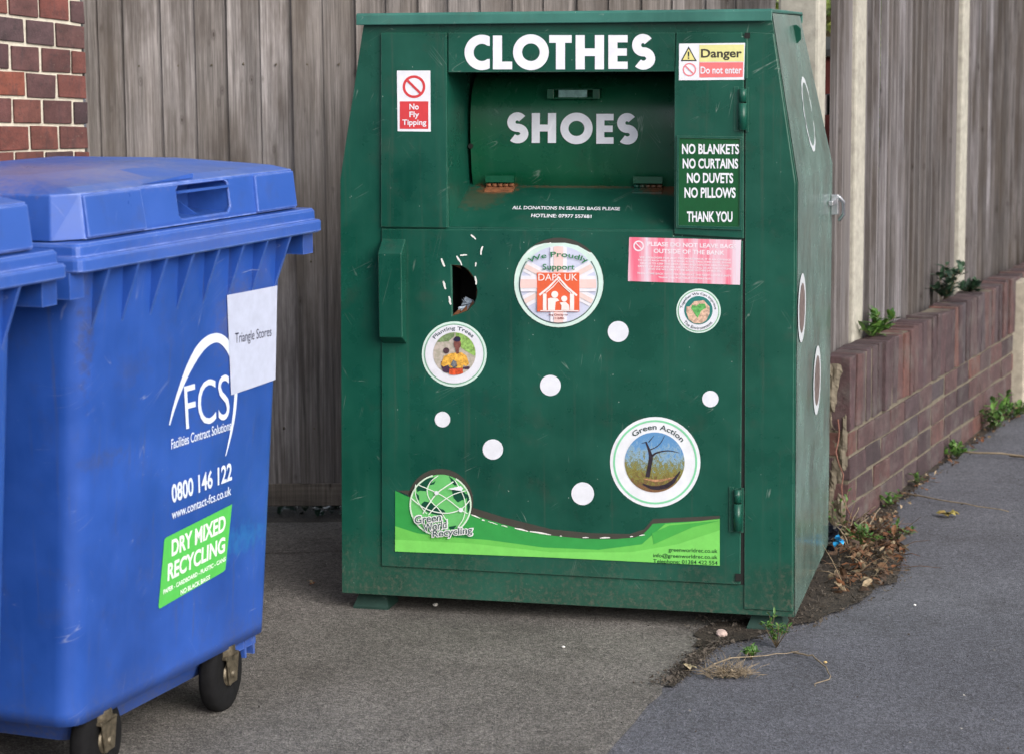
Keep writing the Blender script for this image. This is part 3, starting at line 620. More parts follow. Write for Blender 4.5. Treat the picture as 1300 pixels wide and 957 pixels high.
# round stickers on the side panel
m_pic = plain('faded_photo', (.16, .12, .11, 1), .4, 0, 60, .6)
def side_disc(c_w, c_t, r, dr, slant=False, scr=False):
    def F(x, y, l):
        if not slant: return (1.377 + .0012 + .0006 * l, x, y)
        n_ = Vector((.9868, 0, .162)); v = y - 1.312
        return tuple(Vector((1.3752, x, 1.312)) + Vector((-.162, 0, .9868)) * v + n_ * (.0012 + .0006 * l))
    pts = [(c_w + r * math.cos(i * PI / 20) * (1 - (.12 * (i % 3 == 0) if scr else 0)), c_t + r * math.sin(i * PI / 20)) for i in range(40)]
    st_ = Art(F, 0).poly(pts).put('side_badge_sticker', pr((205, 210, 215)), bank)
    Art(F, 1).disc(c_w, c_t, r * dr).put('photo_print', m_pic if not scr else m_side_sheen, st_)
side_disc(.10, .944, .10, .72); side_disc(.545, .667, .107, .72); side_disc(.50, 1.49, .115, .84, True, True)

b = MB(); m_ = len(hole)
for i in (2, 3, 5, 6, 8, 9, 10, 0):
    a_, c_ = Vector(hole[i]), Vector(hole[(i + 1) % m_]); mid = (a_ + c_) / 2; cen = Vector((sum(p[0] for p in hole) / m_, sum(p[1] for p in hole) / m_)); tip = mid.lerp(cen, R.uniform(.12, .35))
    b.add([(a_.x, PW, a_.y), (c_.x, PW, c_.y), (tip.x, .02 + R.uniform(0, .02), tip.y), (a_.x, PW + .0015, a_.y), (c_.x, PW + .0015, c_.y)], [(0, 1, 2), (3, 2, 4)])
b.build('torn_metal_lip', m_rusty, bank, recalc=False)
# cloth stuffed behind the hole
rag = MB(); s_, t_ = FB(590, 392)
for i in range(9):
    a_ = [Vector((s_ + R.uniform(-.02, .02), .03 + R.uniform(-.012, .02), t_ - .008 + R.uniform(0, .03))) + Vector((R.uniform(-.014, .014), R.uniform(-.01, .01), R.uniform(-.01, .01))) for _ in range(4)]
    rag.add(a_, [(0, 1, 2), (0, 2, 3), (0, 1, 3), (1, 2, 3)])
o = rag.build('cloth_bundle', plain('pale_cloth', (.35, .42, .5, 1), .9, 0, 90, .5)); o.parent = None
o.matrix_world = Matrix.Translation((-.524, 6.556, 0)) @ Matrix.Rotation(-.24144, 4, 'Z')
tag(o, 'crumpled pale blue and white cloth showing through the torn hole in the green bank', 'cloth')

# ================================================================== WHEELED BINS
BO = Vector((-.922, 4.704, 0)); BA = 1.1873176
def rr(x0, x1, y0, y1, r, z, n=5):
    o = []
    for cx_, cy_, a0 in ((x1 - r, y0 + r, -90), (x1 - r, y1 - r, 0), (x0 + r, y1 - r, 90), (x0 + r, y0 + r, 180)):
        for i in range(n + 1):
            a_ = math.radians(a0 + 90 * i / n); o.append((cx_ + r * math.cos(a_), cy_ + r * math.sin(a_), z))
    return o
m_tyre = plain('black_rubber', (.007, .007, .008, 1), .9, 0, 60, .3, spec=.2)
m_fork_ = None
m_fork = plain('rusty_caster', (.12, .10, .07, 1), .5, .5, 60, .6)
def make_bin():
    root = empty('wheeled_bin', BO, BA)
    b = MB()
    def ring(z, r):
        u = (1.17 - z); y0 = .05 + .08 * u
        return rr(.075 + .03 * u, 1.035 + .008 * u, y0, .95 - .1 * u, r, z, 6)
    b.loft([ring(z, .055 + .0 * z) for z in (.17, .20, .4, .6, .8, 1.0, 1.12, 1.22)], True, False, True)
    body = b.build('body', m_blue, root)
    # base skirt with ribs
    b = MB(); b.loft([rr(.20, .98, .20, .82, .04, .105), rr(.17, 1.005, .17, .86, .04, .175)], True, True)
    for x in (.84, .89, .94, .985):
        b.box(x - .004, x + .004, .145, .22, .115, .176)
    b.box(.80, 1.0, .148, .17, .14, .18)
    b.build('base_skirt', m_blue, root)
    # rim
    b = MB(); I = lambda d, z: rr(d, 1.15 - d, d, 1.0 - d, max(.012, .02 - d * .2), z, 3)
    b.loft([I(.055, 1.225), I(.004, 1.222), I(.0, 1.226), I(.0, 1.249), I(.003, 1.254), I(.012, 1.256), I(.013, 1.277), I(.018, 1.284), I(.07, 1.286)], False, True)
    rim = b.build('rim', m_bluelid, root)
    # gussets under the rim
    for i in range(8):
        x = .125 + i * .122
        b = MB(); b.add([(x - .004, .006, 1.224), (x - .004, .055, 1.224), (x - .004, .058, 1.085), (x + .004, .006, 1.224), (x + .004, .055, 1.224), (x + .004, .058, 1.085)],
                        [(0, 1, 2), (3, 5, 4), (0, 2, 5, 3), (0, 3, 4, 1), (1, 4, 5, 2)]); b.build('gusset', m_blue, root)
    for x0, x1, xa, xb in ((.0, .055, .0, .012), (1.09, 1.145, 1.133, 1.145)):
        b = MB(); b.prism([(x0, .03), (x1, .03), (x1, .10), (xb, .10), (xb, .8), (xa, .8), (xa, .10), (x0, .10)] if x0 < .5 else [(x0, .03), (x1, .03), (x1, .8), (xa, .8), (xa, .10), (x0, .10)], lambda x, y: (x, y, 1.165), lambda x, y: (x, y, 1.224))
        b.build('lifting_bracket', m_blue, root)
    # lid: front wall with the grip opening, the rest lofted
    zb, zt = 1.288, 1.388
    C0 = .085; C1 = 1.075
    hol = [(.50, 1.303), (.72, 1.303), (.735, 1.315), (.735, 1.372), (.72, 1.379), (.50, 1.379), (.49, 1.37), (.49, 1.31)]
    b = MB()
    fy = lambda z, d=0: .040 + .012 * (z - zb) / (zt - zb) + d
    outer_ = [(C0, zb), (C1, zb), (C1, zt), (C0, zt)]
    b.plate(outer_, [hol], lambda x, z: (x, fy(z), z), lambda x, z: (x, fy(z) + .008, z))
    # other walls
    def pr_(z, ins): return [(C1, .04 + ins, z), (1.115 - ins * .4, .095, z), (1.115 - ins * .4, .93 - ins, z), (.03 + ins * .4, .93 - ins, z), (.03 + ins * .4, .095, z), (C0, .04 + ins, z)]
    A_, B_ = pr_(zb, 0), pr_(zt, .012)
    b.add(A_ + B_, [(i, i + 1, i + 7, i + 6) for i in range(5)])
    # top: shallow dome
    T1 = [(C1 - .02, .10, 1.399), (1.06, .15, 1.402), (1.06, .86, 1.400), (.09, .86, 1.400), (.09, .15, 1.402), (C0 + .02, .10, 1.399)]
    T2 = [(.95, .28, 1.417), (.98, .34, 1.419), (.98, .70, 1.418), (.17, .70, 1.418), (.17, .34, 1.419), (.20, .28, 1.417)]
    b.add(B_ + T1 + T2, [(i, (i + 1) % 6, (i + 1) % 6 + 6, i + 6) for i in range(6)] + [(i + 6, (i + 1) % 6 + 6, (i + 1) % 6 + 12, i + 12) for i in range(6)] + [(12, 13, 14, 15, 16, 17)])
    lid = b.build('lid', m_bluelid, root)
    wd = lid.modifiers.new('weld', 'WELD'); wd.merge_threshold = .0005
    bevel(lid, .008, 3, 22)
    for xa, xb in ((C0 + .004, .33), (.86, C1 - .004)):
        bq = MB(); bq.prism([(xa, zb + .004), (xb, zb + .004), (xb - .006 if xa < .5 else xb, zt - .004), (xa if xa < .5 else xa + .006, zt - .004)], lambda x, z: (x, fy(z) - .007, z), lambda x, z: (x, fy(z) + .004, z))
        bevel(bq.build('lid_panel', m_bluelid, lid), .003)
    # grip pocket
    b = MB(); y1 = .16
    b.add([(.487, .050, 1.302), (.737, .050, 1.302), (.737, .050, 1.381), (.487, .050, 1.381), (.50, y1, 1.310), (.73, y1, 1.310), (.73, y1, 1.385), (.50, y1, 1.385)],
          [(0, 1, 5, 4), (2, 3, 7, 6), (1, 2, 6, 5), (3, 0, 4, 7), (4, 5, 6, 7)])
    b.box(.488, .736, .043, .052, 1.362, 1.368)
    b.add([(.60, .06, 1.304), (.606, .06, 1.304), (.60, .15, 1.36), (.606, .15, 1.36), (.60, .15, 1.306), (.606, .15, 1.306)], [(0, 1, 3, 2), (0, 2, 4), (1, 5, 3)])
    b.build('grip_pocket', m_bluein, lid)
    # raised wedge above the grip
    b = MB(); b.add([(.37, .066, 1.391), (.60, .068, 1.392), (.63, .20, 1.407), (.52, .25, 1.412), (.60, .068, 1.403), (.63, .20, 1.416)], [(0, 1, 4), (0, 4, 5, 3), (1, 2, 5, 4), (2, 3, 5)])
    b.build('lid_wedge', m_bluein, lid)
    # casters
    for x, y in ((.84, .165), (.25, .165), (.84, .78), (.25, .78)):
        b = MB()
        b.tube([(x, y, .150), (x, y, .176)], .040, 14)
        for s in (-1, 1):
            b.prism([(y - .035, .150), (y + .045, .150), (y + .028, .075), (y - .02, .075)], lambda yy, z, s=s: (x + s * .030, yy, z), lambda yy, z, s=s: (x + s * .035, yy, z))
        b.box(x - .035, x + .035, y - .038, y + .045, .143, .151)
        b.box(x - .020, x + .020, y - .046, y - .038, .085, .149)
        sw = math.radians(-84 if y < .5 else 20)
        def turn(mm):
            mm.v = [(x + (p[0] - x) * math.cos(sw) - (p[1] - y) * math.sin(sw), y + (p[0] - x) * math.sin(sw) + (p[1] - y) * math.cos(sw), p[2]) for p in mm.v]
        turn(b); cst = b.build('caster', m_fork, root); bevel(cst, .002)
        b = MB()
        prof_ = [(-.022, .080), (-.020, .094), (-.010, .100), (.010, .100), (.020, .094), (.022, .080)]
        rings = []
        for i in range(24):
            a_ = 2 * PI * i / 24; rings.append([(x + w_, y + .0 + r_ * math.cos(a_), .1 + r_ * math.sin(a_)) for w_, r_ in prof_ + [(.022, .03), (-.022, .03)]])
        m_ = len(rings[0]); vs_ = [p for r in rings for p in r]
        b.add(vs_, [(i * m_ + j_, i * m_ + (j_ + 1) % m_, ((i + 1) % 24) * m_ + (j_ + 1) % m_, ((i + 1) % 24) * m_ + j_) for i in range(24) for j_ in range(m_)], True)
        turn(b); b.build('tyre', m_tyre, cst)
        b = MB(); b.tube([(x - .042, y, .1), (x + .042, y, .1)], .010, 8); b.tube([(x - .028, y, .1), (x + .028, y, .1)], .032, 12); turn(b); b.build('axle', m_fork, cst)
    # printing on the front
    def mf(x, y, l):
        s, z = FW(x, y); u = 1.17 - z
        return (s, .05 + .08 * u - .0015 - .0006 * l, z)
    bw = pr((214, 224, 245))
    P_ = lambda pts: [(180 + x / 4.35, 360 + y / 4.35) for x, y in pts]
    Art(mf, 0).line(P_([(152, 780), (175, 690), (215, 570), (265, 450), (330, 340), (400, 295), (450, 310), (490, 370), (508, 450), (520, 560), (518, 640), (505, 760), (480, 880), (462, 950)]), [w / 4.35 for w in (6, 14, 22, 36, 48, 52, 50, 34, 22, 16, 16, 14, 9, 4)], 2).put('logo_arc', bw, root)
    a = Art(mf, 1).text('FCS', (233, 490), (291, 474), (291, 531), (236, 545), .0); a.put('logo_lettering', bw, root)
    Art(mf, 1).text('Facilities Contract Solutions', (217, 557), (293, 533), (293, 545), (217, 570), .01).put('small_lettering', bw, root)
    Art(mf, 1).text('0800 146 122', (217, 614.5), (294, 586), (294, 609), (218, 638.5), .025).put('phone_lettering', bw, root)
    Art(mf, 1).text('www.contact-fcs.co.uk', (217.5, 647), (293, 616), (293, 627.5), (218, 659), .01).put('web_lettering', bw, root)
    st = Art(mf, 0).poly([(208.5, 684), (211, 681.5), (294.5, 639.5), (286, 722), (283.5, 725), (202.5, 772), (201, 770)]).put('green_label', pr((84, 186, 84)), root)
    a = Art(mf, 1).text('DRY MIXED', (217.5, 685), (286.4, 652.3), (285.7, 673), (217.5, 706), .03)
    a.text('RECYCLING', (212.9, 715), (285.7, 680), (285, 700), (212.2, 737.6), .03)
    a.text('PAPER - CARDBOARD - PLASTIC - CANS', (207, 748), (286, 705.8), (286, 711.3), (207, 754), .03); a.text('NO BLACK BAGS', (228.7, 748.5), (266.2, 728.6), (266, 734.5), (229, 754.7), .03)
    a.put('white_lettering', pr((228, 240, 230)), st)
    st = Art(mf, 2).poly([(287.6, 375), (351.3, 362.8), (349, 481.8), (292.6, 501.4)]).put('paper_notice', pr((186, 192, 214)), root)
    Art(mf, 3).text('Triangle Stores', (297.7, 423), (343.7, 414.5), (343.7, 430.5), (297.7, 440.5), .0).put('black_lettering', pr((48, 48, 72)), st)
    return root
def kids(o): return [c for c in COL.objects if c.parent == o]
def copy_tree(o, parent=None):
    c = o.copy(); COL.objects.link(c)
    if parent: c.parent = parent
    for ch in kids(o): copy_tree(ch, c)
    return c
bin1 = make_bin(); bin2 = copy_tree(bin1)
for o in list(kids(bin2)):
    if o.name.startswith('paper_notice'):
        for c_ in kids(o): bpy.data.objects.remove(c_)
        bpy.data.objects.remove(o)
tag(bin1, 'blue wheeled bin with white paper notice and green recycling label, nearest the green bank', 'wheeled bin', 'blue wheeled bins in a row')
tag(bin2, 'blue wheeled bin cut off by the left edge of the photo, closest to the viewer', 'wheeled bin', 'blue wheeled bins in a row')
dvec = Vector((.374, .927, 0)).normalized()
bin2.location = BO - dvec * 1.195 + Vector((0, 0, -.004))

# ================================================================== GROUND
def ground_mat(name, c0, c1, c2, agg=1.0, blot=.3):
    k = NT(name)
    c = k.ramp(k.noise(1.3, 6, .62), [(.35, c0), (.65, c1)])
    c = k.mix(k.ramp(k.noise(4.2, 7, .7), [(.5, 0.0), (.72, blot)]), c, c2)
    v = k.vor(260, out='Color'); sx_ = k.n.new('ShaderNodeSeparateXYZ'); k.ln(v, sx_.inputs[0])
    c = k.mix(.95 * agg, c, k.ramp(sx_.outputs[0], [(0, .35), (.5, .95), (1, 1.7)]), 'MULTIPLY')
    v2 = k.vor(110, out='Color'); s2 = k.n.new('ShaderNodeSeparateXYZ'); k.ln(v2, s2.inputs[0])
    c = k.mix(.75 * agg, c, k.ramp(s2.outputs[0], [(0, .62), (.5, 1.0), (1, 1.35)]), 'MULTIPLY')
    c = k.mix(.9, c, k.ramp(k.noise(60, 5, .75), [(.3, .68), (.7, 1.32)]), 'MULTIPLY')
    c = k.mix(.7, c, k.ramp(k.noise(2.2, 6, .7, k.vmap((1, .4, 1))), [(.3, .80), (.7, 1.18)]), 'MULTIPLY')
    sp = k.ramp(k.vor(38), [(.035, 1.0), (.06, 0.0)]); c = k.mix(k.math('MULTIPLY', sp, k.ramp(k.noise(21, 2), [(.58, 0.0), (.64, .8)])), c, (.38, .37, .34, 1))
    k.set(Base_Color=c, Roughness=.85)
    b1 = k.bump(k.vor(260), .7, .003); k.bump(k.noise(12, 5), .25, .01, b1)
    return k.m
m_tarmac = ground_mat('tarmac', (.092, .094, .112, 1), (.124, .127, .148, 1), (.066, .066, .073, 1), .7, .6)
m_pad = ground_mat('pad_asphalt', (.118, .109, .099, 1), (.165, .153, .140, 1), (.070, .063, .055, 1), .85, .6)
m_soil = ground_mat('soil', (.028, .022, .016, 1), (.060, .046, .034, 1), (.02, .016, .012, 1), 1.0)
b = MB(); b.add([(-60, -40, 0), (60, -40, 0), (60, 90, 0), (-60, 90, 0)], [(0, 1, 2, 3)]); tag(b.build('ground', m_tarmac), kind='structure')
def rough_poly(pts, z, amp=.012, step=.05):
    out = []
    for i in range(len(pts)):
        a_ = Vector(pts[i] + (0,)); c_ = Vector(pts[(i + 1) % len(pts)] + (0,)); n_ = max(1, int((c_ - a_).length / step)); n_ = min(n_, 60)
        nrm = Vector((-(c_ - a_).y, (c_ - a_).x, 0)).normalized()
        for j in range(n_):
            p = a_.lerp(c_, j / n_); out.append(tuple(p + nrm * amp * (noise.noise(p * 9) + .6 * noise.noise(p * 31)) * (0 if j == 0 else 1)))
    bq = MB(); n0_ = len(out)
    tri = tessellate_polygon([[Vector((x, y, 0)) for x, y, _ in out]])
    bq.add([(x, y, z) for x, y, _ in out], [t for t in tri]); return bq
pad = rough_poly([(-8, 2), (-.62, 2), (-.2, 4.0), (.17, 5.0), (.417, 5.754), (.504, 6.04), (.57, 6.29), (.86, 6.5), (1.12, 7.3), (1.14, 7.80), (-8, 7.80)], .004)
o = tag(pad.build('concrete_pad', m_pad), kind='structure')
b = MB(); b.plate([(-8, 7.80), (1.03, 7.80), (1.06, 7.60), (1.10, 7.64), (15.5, 39.9), (-8, 40)], [], lambda x, y: (x, y, .003), lambda x, y: (x, y, .002)); tag(b.build('garden_ground', m_soil), kind='structure')
so = rough_poly([(.50, 6.09), (.60, 6.12), (.80, 6.28), (1.00, 6.50), (1.22, 6.86), (1.30, 7.20), (1.34, 7.62), (1.16, 7.62), (.95, 6.9), (.80, 6.40), (.60, 6.36), (.53, 6.25)], .008, .03, .03)
tag(so.build('soil_patch', m_soil), kind='structure')
so = rough_poly([(.40, 5.72), (.425, 5.70), (.50, 5.90), (.58, 6.10), (.60, 6.18), (.54, 6.12), (.47, 5.96)], .007, .012, .02)
tag(so.build('soil_seam', m_soil), kind='structure')
WO = Vector((1.178, 7.60, 0)); WD = Vector((.408, .913, 0)).normalized(); WN = Vector((-WD.y, WD.x, 0))
def wp(a, c, z=0): return WO + WD * a + WN * c + Vector((0, 0, z))
so = rough_poly([tuple(wp(0, .02).xy), tuple(wp(6, .02).xy), tuple(wp(6, -.02).xy), tuple(wp(3, -.035).xy), tuple(wp(1.6, -.02).xy), tuple(wp(.6, -.04).xy), tuple(wp(.0, -.13).xy)], .006, .035, .03)
tag(so.build('verge', m_soil), kind='structure')
# crack across the pad
b = MB(); pts = [(-2.4 + i * .05, 7.33 + .05 * noise.noise(Vector((i * .17, 3, 0)))) for i in range(60)]
A_ = [(x, y - .002 - .004 * abs(noise.noise(Vector((x * 9, 0, 1)))), .0065) for x, y in pts]; B_ = [(x, y + .002, .0065) for x, y in pts]
b.add(A_ + B_, [(i, i + 1, i + 61, i + 60) for i in range(59)]); tag(b.build('pad_crack', m_soil), kind='structure')

# ================================================================== GARDEN WALL
def brick_mat(name, stops, bumpy=.8, moss=0):
    k = NT(name)
    c = k.ramp(k.rnd(), stops)
    v = k.vmap((1, 1, 1), True)
    c = k.mix(.85, c, k.ramp(k.noise(16, 6, .7, v), [(.3, .55), (.7, 1.35)]), 'MULTIPLY')
    c = k.mix(k.ramp(k.noise(45, 5, .7, v), [(.55, 0.0), (.72, .6)]), c, (.02, .017, .018, 1))
    c = k.mix(k.ramp(k.noise(1, 5, .7, k.vmap((38, 38, 7), True)), [(.52, 0.0), (.72, .55)]), c, (.04, .028, .032, 1))
    c = k.mix(k.ramp(k.noise(90, 4, .7), [(.62, 0.0), (.75, .4)]), c, (.30, .26, .22, 1))
    if moss: c = k.mix(k.ramp(k.noise(7, 6, .7), [(.5, 0.0), (.7, moss)]), c, (.14, .13, .12, 1))
    k.set(Base_Color=c, Roughness=.8); b1 = k.bump(k.noise(130, 5, .7), bumpy, .003); k.bump(k.noise(28, 4), .6, .005, b1)
    return k.m
m_wallb = brick_mat('purple_brick', [(0, (.045, .030, .034, 1)), (.3, (.080, .044, .048, 1)), (.5, (.062, .049, .056, 1)), (.68, (.100, .048, .046, 1)), (.85, (.082, .056, .058, 1)), (1, (.135, .056, .045, 1))], moss=.6, bumpy=1.0)
m_mort = plain('old_mortar', (.15, .128, .095, 1), .95, 0, 40, .35, .8)
wall = empty('garden_wall', WO, math.atan2(WD.y, WD.x))
tag(wall, 'low weathered purple brick wall with upright brick coping running back beside the pavement', 'brick wall')
LEN = 6.5; TH = .104
b = MB(); b.box(.004, LEN, .004, TH - .004, 0, .608); b.build('mortar', m_mort, wall)
b = MB()
def jbrick(b, x0, x1, y0, y1, z0, z1, j=.0022):
    vs = [Vector((x + R.uniform(-j, j), y + R.uniform(-j, j), z + R.uniform(-j, j))) for z in (z0, z1) for y in (y0, y1) for x in (x0, x1)]
    b.add(vs, [(0, 2, 3, 1), (4, 5, 7, 6), (0, 1, 5, 4), (2, 6, 7, 3), (0, 4, 6, 2), (1, 3, 7, 5)])
for r in range(4):
    x = -.11 * (r % 2)
    while x < LEN:
        x1 = x + (.213 if R.random() > .15 else .10)
        jbrick(b, max(x, 0), x1, -.001 + R.uniform(-.003, .003), TH, .004 + r * .0885, .004 + r * .0885 + .079, .0035); x = x1 + .012
bevel(b.build('brick_courses', m_wallb, wall), .004)
b = MB(); x = 0
while x < LEN:
    h = R.uniform(-.004, .006); w_ = R.uniform(.062, .068); jbrick(b, x, x + w_, -.004 + R.uniform(-.004, .003), TH + .004, .360, .612 + h, .0045); x += w_ + .011
bevel(b.build('coping_bricks', m_wallb, wall), .004)
b = MB(); b.box(2.84, 2.99, -.055, .11, 0, .60); bevel(b.build('wall_pier', plain('pier_render', (.40, .36, .29, 1), .9, 0, 30, .25, .8), wall), .008)
# broken mortar on the near end
b = MB(); NY, NZ = 12, 60; vs = []
for iz in range(NZ + 1):
    for iy in range(NY + 1):
        y = .006 + .092 * iy / NY; z = .005 + .59 * iz / NZ; q_ = Vector((y * 30, z * 12, 3.7))
        e_ = min(1, iy / 2, (NY - iy) / 2, iz / 2, (NZ - iz) / 2)
        dp = noise.fractal(q_, 1.0, 2.0, 5) * .03 + .004
        vs.append((-max(-.003, dp) * e_ + .001, y, z))
b.add(vs, [(r * (NY + 1) + c, r * (NY + 1) + c + 1, (r + 1) * (NY + 1) + c + 1, (r + 1) * (NY + 1) + c) for r in range(NZ) for c in range(NY)])
b.build('broken_mortar', m_mort, wall)

# ================================================================== FENCES
def wood(name, cols, grain=(26, 26, .9)):
    k = NT(name); v = k.vmap(grain, True)
    c = k.ramp(k.rnd(), cols)
    c = k.mix(.9, c, k.ramp(k.noise(1, 8, .72, v, .8), [(.30, .38), (.5, .95), (.70, 1.55)]), 'MULTIPLY')
    c = k.mix(.95, c, k.ramp(k.noise(1, 6, .75, k.vmap((120, 120, 3.0), True)), [(.33, .45), (.67, 1.5)]), 'MULTIPLY')
    c = k.mix(k.ramp(k.noise(1.0, 5, .65, k.vmap((6, 6, 1.4))), [(.48, 0.0), (.66, .75)]), c, (.060, .046, .038, 1))
    c = k.mix(k.ramp(k.noise(1, 5, .7, k.vmap((2.6, 2.6, 1.3), loc=(3, 3, 1))), [(.45, 0.0), (.7, .45)]), c, (.12, .095, .075, 1))
    vk = k.vor(1, k.vmap((15, 15, 6.5), True)); kn = k.ramp(k.math('ADD', vk, k.math('MULTIPLY', k.math('SUBTRACT', k.noise(70, 3), .5), .06)), [(.045, 1.0), (.065, .15), (.085, .5), (.15, 0.0)])
    c = k.mix(k.math('MULTIPLY', kn, .85), c, (.035, .026, .022, 1))
    k.set(Base_Color=c, Roughness=.85); b1 = k.bump(k.noise(1, 7, .7, v, .8), .6, .004); k.bump(k.noise(1, 5, .7, k.vmap((170, 170, 4), True)), .5, .0015, b1)
    return k.m
m_wood = wood('weathered_wood', [(0, (.140, .124, .118, 1)), (.5, (.190, .172, .166, 1)), (1, (.255, .234, .232, 1))])
m_wood2 = wood('grey_wood', [(0, (.085, .076, .074, 1)), (.35, (.16, .145, .145, 1)), (.7, (.18, .166, .17, 1)), (1, (.27, .255, .27, 1))])
m_kick = wood('kick_wood', [(0, (.14, .12, .10, 1)), (1, (.17, .145, .13, 1))], (.9, 26, 26))
m_conc = plain('concrete', (.38, .36, .31, 1), .9, 0, 26, .22, .8)
m_conclight = m_conc
def boards(b, xs, y, z0, z1, t=.013, tilt=.010):
    for i in range(len(xs) - 1):
        a_, c_ = xs[i] + R.uniform(0, .003), xs[i + 1] + R.uniform(.008, .014)
        e0 = y + R.uniform(-.004, .004); top_ = z1 + R.uniform(-.008, .008); j = R.uniform(-.004, .004)
        n_ = 1
        vs = []
        for z in (z0 + R.uniform(-.004, .004), top_):
            jj = j if z == top_ else 0
            vs += [(a_ + jj, e0 - tilt - t * .3, z), (c_ + jj, e0, z), (c_ + jj, e0 + .006, z), (a_ + jj, e0 + .005, z)]
        b.add(vs, [(0, 1, 5, 4), (1, 2, 6, 5), (2, 3, 7, 6), (3, 0, 4, 7), (0, 3, 2, 1), (4, 5, 6, 7)])
fl = empty('back_fence', (-1.52, 7.85, 0)); tag(fl, 'tall weathered grey board fence with a kick board, behind the bins and green bank', 'fence')
X0 = -1.52
xs = [v - X0 for v in (-1.500, -1.4470, -1.363, -1.225, -1.107, -.995, -.88, -.77, -.658)]
while xs[-1] < .90 - X0: xs.append(xs[-1] + R.uniform(.108, .118))
b = MB(); boards(b, xs[:-1] + [.925 - X0], 0, .135, 2.02); b.build('board_panel', m_wood, fl)
b = MB(); b.box(0, .93 - X0, .012, .05, .9, .98); b.box(0, .93 - X0, .012, .05, 1.6, 1.68); b.box(0, .93 - X0, .012, .05, .3, .38); b.build('rail', m_wood, fl)
b = MB(); b.box(0.02, .93 - X0, -.012, .016, .056, .139); bevel(b.build('kick_board', m_kick, fl), .003)
b = MB(); b.box(-.8, -.1, -.02, .02, .03, 2.02); 
# nail heads
b = MB()
for x in xs[2:-1]:
    for z in (.94, 1.64, .34): b.tube([(x + .055, -.006, z + R.uniform(-.01, .01)), (x + .055, -.0125, z)], .0035, 6)
b.build('nails', m_fork, fl)
# fence behind the wall
FO = wp(0, .085); FDv = (wp(2.63, .150) - FO).normalized()
fr_ = empty('wall_fence', FO, math.atan2(FDv.y, FDv.x)); tag(fr_, 'tall grey overlapping board fence with concrete posts standing behind the low brick wall', 'fence')
def cpost(par, a0, a1, y0, y1, h=2.15):
    b = MB(); b.loft([[(a0, y0, 0), (a1, y0, 0), (a1, y1, 0), (a0, y1, 0)], [(a0, y0, h), (a1, y0, h), (a1, y1, h), (a0, y1, h)]])
    return bevel(b.build('concrete_post', m_conc, par), .008)
cpost(fr_, .455, .60, .018, .11); cpost(fr_, 2.38, 2.51, .012, .11); cpost(fr_, 4.55, 4.68, .015, .11)
def span(a0, a1):
    xs_ = [a0]
    while xs_[-1] < a1 - .1: xs_.append(xs_[-1] + R.uniform(.098, .112))
    xs_[-1] = a1; return xs_
for a0, a1 in ((.155, .452), (.605, 2.375), (2.515, 4.545), (4.685, 6.6)):
    b = MB(); xs_ = span(a0, a1)
    for i in range(len(xs_) - 1):
        g_ = R.choice((0, .0, .018, .020)); lo_ = xs_[i]; hi_ = xs_[i + 1] - g_
        boards(b, [lo_, hi_], .040, .10 if a0 < .5 else .30, 2.02, .016, .014)
    b.build('board_panel', m_wood2, fr_)
    b = MB(); b.box(a0, a1, .056, .09, .8, .88); b.box(a0, a1, .056, .09, 1.45, 1.52); b.build('rail', m_wood2, fr_)
# loose board in the dark gap
b = MB(); b.box(.045, .075, .05, .065, .05, 2.0); b.build('loose_board', m_wood, fr_)
cp = MB(); cp.loft([[(-.126, 0, 0), (-.03, 0, 0), (-.03, .146, 0), (-.126, .146, 0)], [(-.126, 0, 2.2), (-.03, 0, 2.2), (-.03, .146, 2.2), (-.126, .146, 2.2)]])
o = cp.build('concrete_post', m_conc); o.location = wp(0, .09); o.rotation_euler = (0, 0, math.atan2(WD.y, WD.x)); bevel(o, .012)
tag(o, 'square pale concrete corner post rising directly behind the right shoulder of the green bank', 'post')

# ================================================================== HOUSE
hs = empty('brick_house', (-1.440, 7.56, 0), math.atan2(.572, .82)); tag(hs, 'corner of a red and purple brick house wall with pale mortar behind the blue bins', 'house')
m_hb = brick_mat('red_brick', [(0, (.050, .028, .034, 1)), (.22, (.10, .036, .033, 1)), (.4, (.145, .045, .034, 1)), (.55, (.065, .038, .044, 1)), (.75, (.165, .045, .034, 1)), (.9, (.085, .043, .043, 1)), (1, (.24, .060, .033, 1))], .7)
m_hm = plain('pale_mortar', (.56, .52, .44, 1), .95, 0, 60, .2, .8)
b = MB(); b.box(-2.4, -.012, .010, .22, 0, 3.3); b.build('mortar', m_hm, hs)
b = MB()
for r in range(38):
    x = -.003 - (.055 if r % 2 else 0)
    if r % 2: 
        z0 = .01 + r * .0845
        jz = lambda xx, z: z - (z - 1.33) * .26 * xx
        jbrick(b, -.050, -.0, .0, .215, z0, z0 + .073)
    while x > -2.4:
        z0 = .01 + r * .0845; w_ = .0985 + R.uniform(-.003, .003); z0 += R.uniform(-.002, .002)
        jbrick(b, x - w_, x, 0, .10, z0, z0 + .0755, .0022); x -= w_ + .0095
# the old courses settle towards the corner
b.v = [(x, y, z - max(-1, min(1, z - 1.30)) * .24 * max(x, -1.2)) for x, y, z in b.v]
bevel(b.build('wall_bricks', m_hb, hs), .003)

